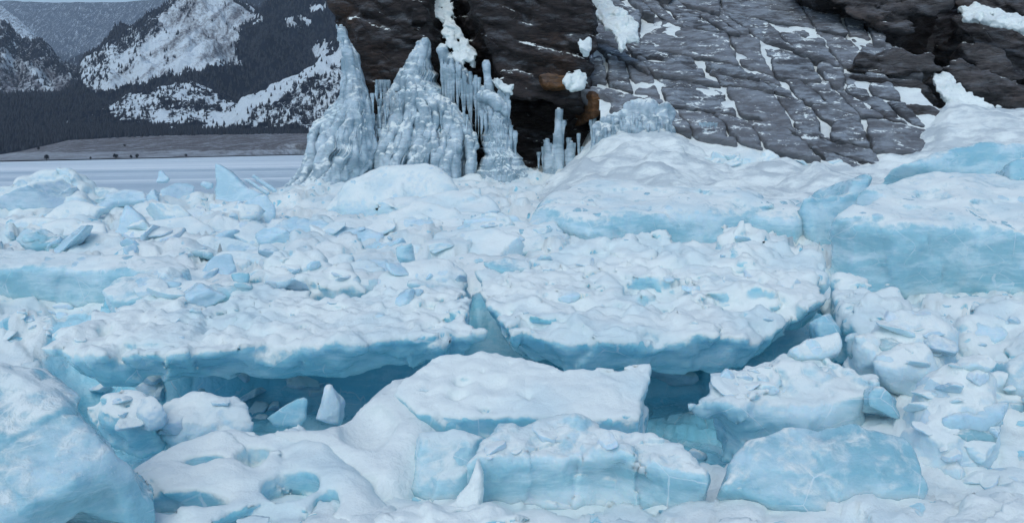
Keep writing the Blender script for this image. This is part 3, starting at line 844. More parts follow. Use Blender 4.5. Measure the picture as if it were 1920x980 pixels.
def drape(left, right, Dtop, Dbot, bulge, seed, nu=150, nv=190, flutes=9, amp=.22, wrap=.9, jit=5):
    """a fluted sheet of frozen spray flowing from its top to the ground, wrapped back to the rock at both edges"""
    def samp(C, t):
        C = np.array(C, float)
        d = np.concatenate([[0], np.cumsum(np.linalg.norm(np.diff(C, axis=0), axis=1))]); d /= d[-1]
        return np.stack([np.interp(t, d, C[:, 0]), np.interp(t, d, C[:, 1])], -1)
    tt = np.linspace(0, 1.1, nv); t = np.minimum(tt, 1)
    z = np.zeros_like(t)
    L = samp(left, t); R = samp(right, t)
    L[:, 0] += jit * fbm(np.stack([t * 9, z, z], 1), 3, seed); R[:, 0] += jit * fbm(np.stack([t * 9, z + 5, z], 1), 3, seed)
    s = np.linspace(0, 1, nu)
    S, TT = np.meshgrid(s, t, indexing='ij'); sh = S.shape
    wid = np.linalg.norm(R - L, axis=1)[None, :] / np.linalg.norm(R - L, axis=1).max()
    def nq(a, b, sd, o=3, f=fbm): return f(np.stack([a.ravel(), b.ravel(), 0 * a.ravel() + sd * 3.1], 1), o, seed + sd).reshape(sh)
    w = S + .05 * nq(S * 3, TT * 4, 1)
    PX = L[None, :, 0] * (1 - w) + R[None, :, 0] * w; PY = L[None, :, 1] * (1 - S) + R[None, :, 1] * S
    PY = PY + 4 * nq(S * 6, TT * 3, 2) * (TT > .05)
    fl = nq(w * flutes + .5 * nq(S * 2, TT * 2.5, 3), TT * 1.3, 4, 3, ridged) - .4
    fl2 = nq(w * flutes * 3.2, TT * 5.5, 5, 3, ridged) - .4
    dr = nq(w * flutes * 1.6, TT * 4.2, 6, 2)
    shelf = np.clip(dr, 0, 1) * (1 - ((TT * 4.2 + 3 * nq(w * flutes, TT * 1.5, 7, 2)) % 1.0)) * 2.4      # drips that end in little overhangs
    env = np.clip(np.sin(np.pi * S), 0, 1) ** .35 * (.35 + .65 * wid)
    D = Dtop + (Dbot - Dtop) * TT - bulge * np.sin(np.pi * S) * (.35 + .65 * TT) - env * (amp * fl + .28 * amp * fl2 + .7 * amp * shelf)
    lump = nq(w * flutes * .9, TT * 7, 8, 4)
    lf1, lf2, lci = worley(np.stack([(w * flutes * 2.2).ravel(), (TT * 13).ravel(), 0 * w.ravel()], 1), seed + 2)
    D = D - env * amp * (1.1 * lump + .45 * (np.clip(.6 - lf1, 0, 1) * (lci > .45)).reshape(sh)) * np.clip(TT * 2, 0, 1)
    D = D + wrap * np.abs(2 * S - 1) ** 7
    V = PN(PX, PY, D)
    V[:, tt > 1, 2] -= ((tt[tt > 1] - 1) * 14)[None, :]
    Bk = PN(PX, PY, D * 0 + (Dtop + (Dbot - Dtop) * TT) + wrap + .25); Bk[:, tt > 1, 2] -= ((tt[tt > 1] - 1) * 14)[None, :]
    n = nu * nv
    Q = grid_quads(nu, nv)
    i = np.arange(n).reshape(nu, nv)
    def rim(a): return np.stack([a[:-1], a[1:], a[1:] + n, a[:-1] + n], 1)
    Q = np.concatenate([Q[:, ::-1], Q + n, rim(i[:, 0]), rim(i[::-1, -1]), rim(i[0, ::-1]), rim(i[-1, :])])
    return np.concatenate([V.reshape(-1, 3), Bk.reshape(-1, 3)]), Q
# icicles share a few tapering meshes
ICI = []
for v in range(5):
    k, m = 9, 12
    rg = np.random.default_rng(60 + v); ring = []
    for j in range(m + 1):
        t = j / m; rad = (1 - t) ** .75 * (1 + .18 * math.sin(9 * t + v)) * (1 if j else .9) + .02
        a = np.arange(k) * 6.283 / k
        w = 1 + .16 * rg.normal(size=k)
        ring.append(np.stack([rad * w * np.cos(a) + .25 * math.sin(3 * t + v) * t, rad * w * np.sin(a), np.full(k, -t)], 1))
    V = np.concatenate(ring + [np.array([[0, 0, .04]])])
    Q = [[j * k + i, (j + 1) * k + i, (j + 1) * k + (i + 1) % k, j * k + (i + 1) % k] for j in range(m) for i in range(k)]
    ICI.append(mesh_data('icicle', V, Q, M['spray']))
def icicle(parent, px, py, D, lpx, wpx, rg):
    o = bpy.data.objects.new('icicle', rg.choice(ICI))
    COL.objects.link(o); o.parent = parent
    p = P(px, py, D); w = wpx * D / FPX / 2; L = lpx * D / FPX
    o.location = Vector(p) - parent.location
    o.scale = (w, w * .9, L); o.rotation_euler = (rg.uniform(-.04, .04), rg.uniform(-.05, .05), rg.uniform(0, 6))
rg = random.Random(5)
cur1 = empty('ice_curtain', P(600, 390, 27.5), 'tall flaring curtain of frozen spray on the left edge of the dark cliff', 'ice curtain', 'spray ice on the cliff')
V, Q = drape([(632, 50), (646, 100), (648, 150), (634, 195), (606, 225), (584, 242), (577, 275), (580, 300), (556, 340), (516, 380)],
             [(648, 50), (668, 100), (684, 150), (698, 195), (708, 250), (706, 300), (680, 335), (645, 365), (600, 396)], 29.0, 26.9, .8, 3, flutes=6, amp=.26, jit=9)
mk('ice_flow', V, Q, M['spray'], cur1)
V, Q = strands(fan([(632, 46), (645, 100), (646, 150), (634, 195), (604, 225), (580, 242), (574, 275), (578, 300), (552, 340), (512, 380)],
                   [(640, 48), (660, 100), (674, 155), (692, 195), (700, 250), (698, 300), (674, 335), (640, 365), (596, 396)], 17, 28.95, 26.65, .05, .10, 2, bulge=.85, wav=1.0, jit=3, rows=14), .045, k=.06, amp=.03, seed=3)
mk('ice_rib', V, Q, M['spray'], cur1)
for px, py, L, w in [(676, 255, 50, 9), (690, 225, 40, 8), (660, 262, 60, 8), (684, 268, 40, 7), (698, 175, 42, 8), (705, 160, 30, 6), (692, 200, 50, 9), (643, 70, 20, 5), (610, 245, 30, 6)]:
    icicle(cur1, px, py, 27.9, L, w, rg)
cur2 = empty('ice_curtain', P(780, 305, 28.4), 'broad rippled curtain of frozen spray between the buttress and the cave', 'ice curtain', 'spray ice on the cliff')
V, Q = drape([(793, 78), (772, 115), (750, 150), (730, 190), (712, 235), (696, 270), (680, 310)],
             [(806, 76), (814, 118), (824, 160), (846, 190), (876, 222), (892, 262), (882, 312)], 30.0, 28.0, .6, 7, flutes=10, amp=.22, jit=9)
mk('ice_flow', V, Q, M['spray'], cur2)
V, Q = strands(fan([(793, 74), (768, 115), (744, 150), (724, 190), (708, 235), (692, 270), (676, 310)],
                   [(802, 78), (796, 118), (796, 150), (806, 168), (824, 180), (850, 194), (880, 222), (894, 262), (884, 312)], 22, 29.9, 27.75, .04, .08, 7, bulge=.6, wav=1.2, jit=4, rows=14), .045, k=.06, amp=.035, seed=5)
mk('ice_rib', V, Q, M['spray'], cur2)
for q in range(70):
    px = rg.uniform(705, 885); py = 215 + rg.uniform(-25, 60) - (20 if px < 760 else 0)
    icicle(cur2, px, py, 28.2 - .25 * rg.random(), rg.uniform(16, 50), rg.uniform(4, 8), rg)
for px, L in [(718, 26), (712, 34), (722, 40), (728, 24), (706, 30)]:
    icicle(cur2, px, 150, 29.3, L + 20, 8, rg)
cur3 = empty('ice_fringe', P(870, 215, 28.9), 'row of long icicles hanging below the snow patch on the dark cliff', 'icicles', 'spray ice on the cliff')
for q in range(44):
    px = 830 + q * 2.9 + rg.uniform(-2, 2)
    top = 100 + min(px - 830, 85) * .75 + max(0, px - 915) * .5 + rg.uniform(-8, 22)
    icicle(cur3, px, top, 29.3 - .03 * q, rg.uniform(45, 115) * (1 if px < 915 else .55), rg.uniform(6, 12), rg)
V, Q = strands([[(*P(828, 95, 29.7), .12), (*P(845, 118, 29.6), .14), (*P(868, 140, 29.3), .12), (*P(895, 168, 28.9), .12), (*P(915, 172, 28.6), .10)],
                [(*P(832, 90, 29.7), .06), (*P(834, 140, 29.5), .07), (*P(838, 190, 29.4), .05)], [(*P(912, 120, 28.5), .03), (*P(915, 160, 28.4), .06), (*P(919, 188, 28.4), .08)]], .045, seed=8)
mk('ice_rim', V, Q, M['spray'], cur3)
col_ = empty('ice_column', P(940, 320, 27.8), 'thick whitish ice column standing under the overhang beside the cave', 'ice column', 'spray ice on the cliff')
V, Q = drape([(904, 176), (901, 205), (907, 240), (905, 290), (890, 332)], [(926, 184), (948, 208), (961, 235), (969, 285), (1005, 332)], 28.3, 27.4, .55, 9, nu=110, flutes=5, amp=.11, wrap=.7, jit=6)
mk('ice_flow', V, Q, M['spray'], col_)
V, Q = strands([[(*P(901, 182, 28.1), .10), (*P(925, 186, 27.9), .13), (*P(948, 207, 27.9), .11)], [(*P(912, 178, 28.0), .1), (*P(934, 196, 27.8), .11)]], .04, k=.05, amp=.05, seed=11); mk('ice_cap', V, Q, M['spray'], col_)
for px, py, L in [(903, 205, 45), (910, 212, 40), (920, 205, 60), (958, 235, 70), (966, 245, 60), (934, 212, 50)]:
    icicle(col_, px, py, 27.75, L, 9, rg)
cave = empty('ice_fringe', P(1050, 320, 28.4), 'slender icicles and ice stalagmites standing in the dark cave mouth', 'icicles', 'spray ice on the cliff')
for px, py, L, w in [(1048, 205, 110, 16), (1056, 225, 80, 10), (1040, 250, 60, 10), (1024, 262, 52, 12), (1031, 268, 48, 9), (1018, 275, 45, 8), (1066, 258, 58, 10), (1076, 268, 48, 9), (1085, 250, 60, 8), (1092, 275, 36, 8), (1108, 225, 45, 8), (1114, 215, 60, 9), (1010, 285, 34, 8), (1062, 280, 40, 8)]:
    icicle(cave, px, py, 28.7, L, w, rg)
V, Q = strands([[(*P(1047, 205, 28.8), .035), (*P(1048, 265, 28.7), .09), (*P(1046, 345, 28.6), .25)], [(*P(1026, 258, 28.7), .04), (*P(1030, 300, 28.6), .13), (*P(1026, 350, 28.5), .25)], [(*P(1038, 275, 28.7), .03), (*P(1040, 330, 28.5), .12)], [(*P(1070, 262, 28.7), .03), (*P(1072, 345, 28.6), .2)]], .045, seed=13)
mk('ice_pillar', V, Q, M['spray'], cave)
frg = empty('ice_fringe', P(1190, 300, 26.4), 'fringe of short grey icicles over the snow foot right of the cave', 'icicles', 'spray ice on the cliff')
sg = []
for q in range(9):
    x0 = 1118 + q * 16; yy = 240 - 40 * min(1, q / 4) + rg.uniform(-6, 10)
    sg.append([(*P(x0, yy, 26.8), rg.uniform(.06, .16)), (*P(x0 + rg.uniform(6, 16), yy + rg.uniform(-2, 9), 26.7), rg.uniform(.08, .2))])
    for w in range(3):
        x1 = x0 + rg.uniform(0, 16); y1 = yy + rg.uniform(0, 12)
        sg.append([(*P(x1, y1, 26.8), .09), (*P(x1 + rg.uniform(-3, 3), y1 + rg.uniform(20, 60), 26.3), rg.uniform(.06, .12))])
V, Q = strands(sg, .05, amp=.1, seed=17); mk('ice_rim', V, Q, M['spray'], frg)
for q in range(60):
    px = rg.uniform(1112, 1268); t = (px - 1112) / 156
    icicle(frg, px, 212 + 20 * max(0, 1 - 4 * t) + rg.uniform(0, 60), 26.3 - .3 * rg.random(), rg.uniform(14, 42) , rg.uniform(5, 9), rg)
for q in range(12):
    icicle(frg, 1312 + q * 2.9, 229 + rg.uniform(-1, 2), 26.0, rg.uniform(7, 14), rg.uniform(3.5, 5.5), rg)

# snow clinging to the rock
for lab, poly, D, n in [
    ('long tattered snow strip running down the dark cliff above the icicles', [(795, -40), (862, -40), (846, 10), (852, 40), (868, 68), (893, 92), (888, 118), (872, 108), (868, 126), (852, 108), (840, 78), (826, 58), (836, 40), (815, 30), (806, 48), (795, 36), (802, 10)], 29.9, (0, -1, .55)),
    ('rounded snow clump stuck beside the rusty rock on the overhang', [(1062, 140), (1078, 132), (1096, 136), (1102, 150), (1096, 163), (1076, 168), (1060, 162), (1057, 150)], 28.25, (.1, -1, .3)),
    ('small snow tuft perched on the upper edge of the overhang', [(1088, 74), (1104, 70), (1110, 90), (1102, 102), (1092, 98)], 28.3, (.1, -1, .4)),
    ('big torn snow patch at the top left of the slab slope', [(1075, -30), (1120, -10), (1160, 10), (1198, 42), (1200, 72), (1176, 70), (1166, 88), (1150, 60), (1120, 30), (1085, 10)], 30.6, (.1, -.7, .8)),
    ('little snow patch on the lip above the cave', [(926, 148), (940, 146), (960, 160), (958, 172), (944, 166)], 28.1, (0, -1, .5)),
    ('snow bank on the highest ledge in the right corner', [(1800, 12), (1830, 6), (1960, 40), (1990, 60), (1960, 60), (1850, 36), (1812, 34)], 32.6, (-.1, -.7, .9)),
    ('snow drift lying between the two dark ledges at right', [(1748, 132), (1790, 138), (1800, 160), (1835, 185), (1880, 200), (1850, 212), (1790, 200), (1755, 165)], 29.4, (-.1, -.8, .8))]:
    V, Q = block(poly, D, n, .22, .04, r=.06, amp=.13, ns=3.6, seed=len(lab), fine=.03, fscale=5)
    tag(mk('snow_patch', V, Q, M['snow']), lab, 'snow')

# ------------------------------------------------------------------ ice field: rubble floor
YT = [0.5, 2.5, 3.5, 4.4, 5.2, 5.8, 8.0, 8.8, 11, 14, 18, 22, 25, 28, 31, 36]
ZG = [.40, .42, .46, .44, .38, .05, -.15, .75, .95, 1.0, 1.05, 1.2, 1.35, 1.65, 1.7, 1.6]     # lane with the gap under the slabs
ZR = [.40, .42, .46, .52, .64, .72, .65, .50, .35, .75, 1.1, 1.15, 1.2, 1.1, 1.0, .9]     # rubble lane at right
ZL = [.45, .55, .60, .62, .50, .30, .45, .80, .95, 1.02, 1.1, 1.2, 1.15, .2, -.6, -.8]      # left, ends at the open lake
def floor_z(x, y):
    px = 960 + FPX * x / y
    g, r_, l = (np.interp(y, YT, Z) for Z in (ZG, ZR, ZL))
    wr = sstep(1480, 1680, px); wl = 1 - sstep(430, 620, px)
    wl = np.where(y < 9, 1 - sstep(40, 150, px), wl)
    z = g * (1 - wr) + r_ * wr
    return z * (1 - wl) + l * wl
pxs = np.linspace(-500, 2400, 460)
ys = np.exp(np.linspace(math.log(1.2), math.log(34), 330))
X = (pxs[:, None] - 960) / FPX * ys[None, :]; Y = np.broadcast_to(ys[None, :], X.shape)
Z = floor_z(X, Y)
V = np.stack([X, Y, Z], -1).reshape(-1, 3)
q = V * np.array([1, 1, 0])
sz = np.clip(V[:, 1] / 12, .35, 1.6)
for sc, am, sd in ((.9, .34, 1), (2.1, .15, 2), (4.7, .05, 3)):
    f1, f2, ci = worley(q * sc + .15 * fbm(q * sc, 2, sd + 9)[:, None], sd)
    a1 = ci * 41.7
    tilt = np.cos(a1) * noise(q * sc * 1.3, sd + 3) * .8
    V[:, 2] += am * np.clip(sz, .4, 1.1) * ((ci - .5) * .9 + .5 * (.5 - f1) + tilt * .5)
V[:, 2] += .03 * fbm(q * 6, 3, 21)
fpx = 960 + FPX * V[:, 0] / V[:, 1]
BARE_DARK = 1.6 * sstep(5.2, 5.7, V[:, 1]) * (1 - sstep(8.7, 9.3, V[:, 1])) * sstep(40, 150, fpx) * (1 - sstep(1480, 1640, fpx))   # sheltered ice without snow; its darker blue also paints in the gap's shade
fl = mk('ice_rubble_ground', V, grid_quads(460, 330), M['floor'], attrs={'bare': BARE_DARK}); fl['kind'] = 'structure'

# ------------------------------------------------------------------ ice field: blocks
NAMED = []
STOP = r' (?:in|at|on|of|before|behind|beside|under|between|with|lying|leaning|standing|filling|right|left|below|above|along|roofing|stuck|propped|sticking|peeking|pinched|merging|against|across|tilted|rising|over|pointing|stretched|just)\b'
USED = set()
def ice(name, label, mat, poly, D, n, t, cat='ice block', group=None, **kw):
    kw.setdefault('cell', max(.016, D * .0042)); kw.setdefault('seed', abs(hash_(label)) % 1000)
    V, Q = block(poly, D, n, t, **kw)
    if cat != 'snow drift': NAMED.append((re.split(STOP, label)[0], np.asarray(poly, float)))
    o = mk(name, V, Q, M[mat])
    return tag(o, label, cat, group)
def hash_(s):
    h = 7
    for ch in s: h = (h * 31 + ord(ch)) & 0xffffff
    return h
def T(a, b): return (-a, -b, 1)          # top face rising a to the right and b away
GB = 'jumbled ice blocks'
ice('ice_block', 'big smooth pale blue ice block in the bottom left corner', 'clear2',
    [(-160, 660), (0, 664), (62, 666), (105, 700), (150, 765), (236, 832), (262, 895), (240, 940), (130, 985), (-160, 1150)], 3.9, (.15, -.75, 1), 1.0, r=.06, amp=.06, ns=2.4, cuts=9, cutr=.5, dome=.06)
ice('ice_floe', 'long snow-topped ice slab roofing the dark blue gap at left', 'snowy',
    [(72, 652), (110, 615), (190, 575), (320, 548), (480, 540), (620, 548), (760, 540), (866, 540), (882, 565), (905, 605), (925, 632), (800, 634), (640, 648), (480, 655), (300, 665), (150, 668)], 7.3, T(0, .07), .34,
    r=.06, amp=.09, ns=2.6, pock=22, lumps=.08, lumpscale=6.5, taper=.8, cuts=12, cutr=.3, holes=[(180, 640, 10, 3, .06), (505, 520, 30, 8, .1), (640, 580, 25, 6, .06), (420, 560, 30, 6, .08)])
ice('ice_floe', 'wide snow-topped ice slab right of the narrow blue crack', 'snowy',
    [(888, 510), (985, 500), (1180, 492), (1400, 505), (1540, 520), (1562, 560), (1490, 590), (1440, 632), (1300, 636), (1200, 640), (1050, 645), (962, 640), (935, 600), (893, 548)], 7.6, T(-.02, .10), .38,
    r=.06, amp=.09, ns=2.4, pock=22, lumps=.08, lumpscale=6, taper=.7, cuts=12, cutr=.3, holes=[(1230, 545, 60, 22, .22), (1400, 565, 90, 18, .2), (1000, 610, 30, 6, .05), (930, 590, 25, 5, .05)])
ice('ice_block', 'snow-capped block with a sharp right end in the centre foreground', 'snowy',
    [(735, 735), (760, 705), (810, 668), (930, 655), (1000, 668), (1060, 685), (1140, 690), (1218, 682), (1210, 735), (1200, 784), (1120, 786), (1000, 780), (880, 784), (790, 776)], 5.5, T(0, .32), .6,
    r=.035, amp=.035, ns=3, lumps=.03, taper=.02, cuts=2, cutr=.2, holes=[(865, 714, 22, 8, .06), (862, 738, 22, 8, .06), (922, 722, 24, 14, .04), (990, 750, 6, 18, .04), (905, 698, 5, 3, .05), (908, 765, 6, 4, .05)])
ice('ice_block', 'snow-topped block with a blue front face at the bottom centre', 'block',
    [(880, 865), (905, 830), (960, 800), (1075, 785), (1200, 812), (1290, 838), (1336, 878), (1330, 900), (1200, 872), (1050, 862)], 4.55, T(-.02, .22), .62,
    r=.06, amp=.06, ns=3, lumps=.07, lumpscale=6, cuts=2, taper=-.05, cutr=.3)
ice('ice_block', 'smooth glassy blue block lying at the bottom right', 'clear2',
    [(1338, 915), (1362, 868), (1395, 828), (1480, 796), (1560, 792), (1640, 788), (1712, 822), (1752, 915), (1690, 955), (1560, 968), (1450, 950)], 4.35, (-.03, -.75, 1), .7, r=.05, amp=.04, ns=2.6, cuts=7, dome=.04)
ice('ice_block', 'jagged tilted block beside the deep blue hollow at right', 'block',
    [(1290, 765), (1340, 712), (1405, 670), (1490, 650), (1600, 672), (1648, 698), (1632, 752), (1560, 768), (1420, 770), (1320, 765)], 5.7, T(.05, .28), .5, r=.03, amp=.08, ns=3.2, lumps=.05, cuts=12, cutr=.4, taper=.15)
ice('ice_plate', 'small upright plate leaning over the jagged block at right', 'frost',
    [(1478, 655), (1520, 632), (1575, 618), (1580, 660), (1545, 672), (1500, 672)], 6.0, (0, -.8, .6), .12, cat='ice plate', r=.02, amp=.015)
ice('ice_block', 'dark wedge of clear ice stuck between blocks at right', 'clear',
    [(1632, 735), (1650, 722), (1690, 750), (1698, 790), (1660, 778), (1625, 775)], 5.3, (-.2, -1, .3), .3, r=.02, amp=.01, cuts=2)
ice('ice_block', 'rounded frosty boulder of ice under the left slab', 'frost',
    [(285, 765), (310, 735), (360, 722), (440, 732), (478, 760), (488, 795), (430, 805), (340, 815), (290, 800)], 5.9, (0, -.6, 1), .4, r=.14, amp=.05, ns=5, lumps=.03, cuts=2)
ice('ice_block', 'pitted snowy lump beside the frosty boulder at left', 'snowy',
    [(160, 748), (195, 725), (240, 722), (290, 740), (285, 790), (230, 800), (180, 790)], 5.75, (0, -.6, 1), .4, r=.12, amp=.05, ns=4, holes=[(237, 730, 12, 9, .08), (180, 752, 16, 10, .1), (240, 760, 12, 5, .08)])
ice('ice_shard', 'thin triangular shard standing in the dark gap', 'clear',
    [(496, 784), (530, 758), (573, 743), (572, 782), (560, 800), (510, 800)], 6.1, (-.2, -1, .25), .06, cat='ice shard', r=.01, amp=.005)
ice('ice_shard', 'blunt upright stump of ice at the mouth of the gap', 'frost',
    [(588, 790), (600, 760), (615, 722), (630, 735), (640, 760), (636, 800)], 5.9, (.1, -1, .2), .2, cat='ice shard', r=.03, amp=.03, ns=5, cuts=2)
ice('snow_mound', 'wind-carved snow with dark hollows in the bottom left foreground', 'snowy',
    [(110, 1010), (240, 865), (330, 810), (440, 782), (490, 790), (560, 775), (640, 820), (700, 880), (760, 960), (790, 1060), (100, 1080)], 4.55, T(0, .18), .7, cat='snow drift', r=.2, amp=.07, ns=1.8, fine=.008,
    lumps=.03, pock=6, holes=[(385, 862, 48, 10, .3), (545, 905, 52, 26, .4), (470, 850, 30, 18, .22), (345, 945, 90, 24, .36), (610, 940, 22, 30, .18), (275, 890, 18, 8, .05), (450, 970, 40, 12, .1), (215, 975, 40, 10, .12)])
ice('snow_drift', 'smooth scooped snow drift between the foreground mounds', 'snow',
    [(490, 790), (600, 790), (650, 760), (720, 700), (800, 680), (840, 780), (800, 850), (760, 920), (690, 930), (620, 860)], 5.1, T(-.1, .3), .5, cat='snow drift', r=.2, amp=.05, ns=1.6, fine=.004, holes=[(690, 800, 60, 50, .12)])
ice('snow_block', 'snowy hump with a smooth blue hollow left of the bottom centre block', 'block',
    [(760, 915), (775, 860), (790, 810), (850, 800), (905, 815), (895, 850), (880, 900), (850, 940), (790, 940)], 4.75, (-.1, -.8, .8), .5, r=.1, amp=.04, ns=2.5)
ice('snow_fin', 'thin curved fin of snow rising at the bottom centre', 'snow',
    [(893, 846), (900, 880), (896, 930), (882, 1010), (740, 1010), (800, 965), (845, 940), (872, 905)], 4.3, (-.35, -.8, .5), .09, cat='snow drift', r=.03, amp=.015)
ice('snow_mound', 'low snow bank along the bottom edge beside the glassy block', 'snowy',
    [(1240, 1060), (1290, 990), (1360, 960), (1480, 982), (1600, 990), (1720, 962), (1780, 930), (1860, 905), (2000, 900), (2000, 1090)], 3.9, T(.02, .15), .5, cat='snow drift', r=.15, amp=.08, ns=2, lumps=.07, lumpscale=6)
ice('snow_mound', 'snow filling the bottom edge between centre and left mounds', 'snowy',
    [(640, 1060), (700, 960), (780, 935), (860, 945), (1000, 960), (1200, 968), (1330, 985), (1330, 1080)], 4.05, T(0, .15), .5, cat='snow drift', r=.15, amp=.08, ns=2.2, lumps=.06, lumpscale=6, holes=[(870, 960, 40, 10, .15)])
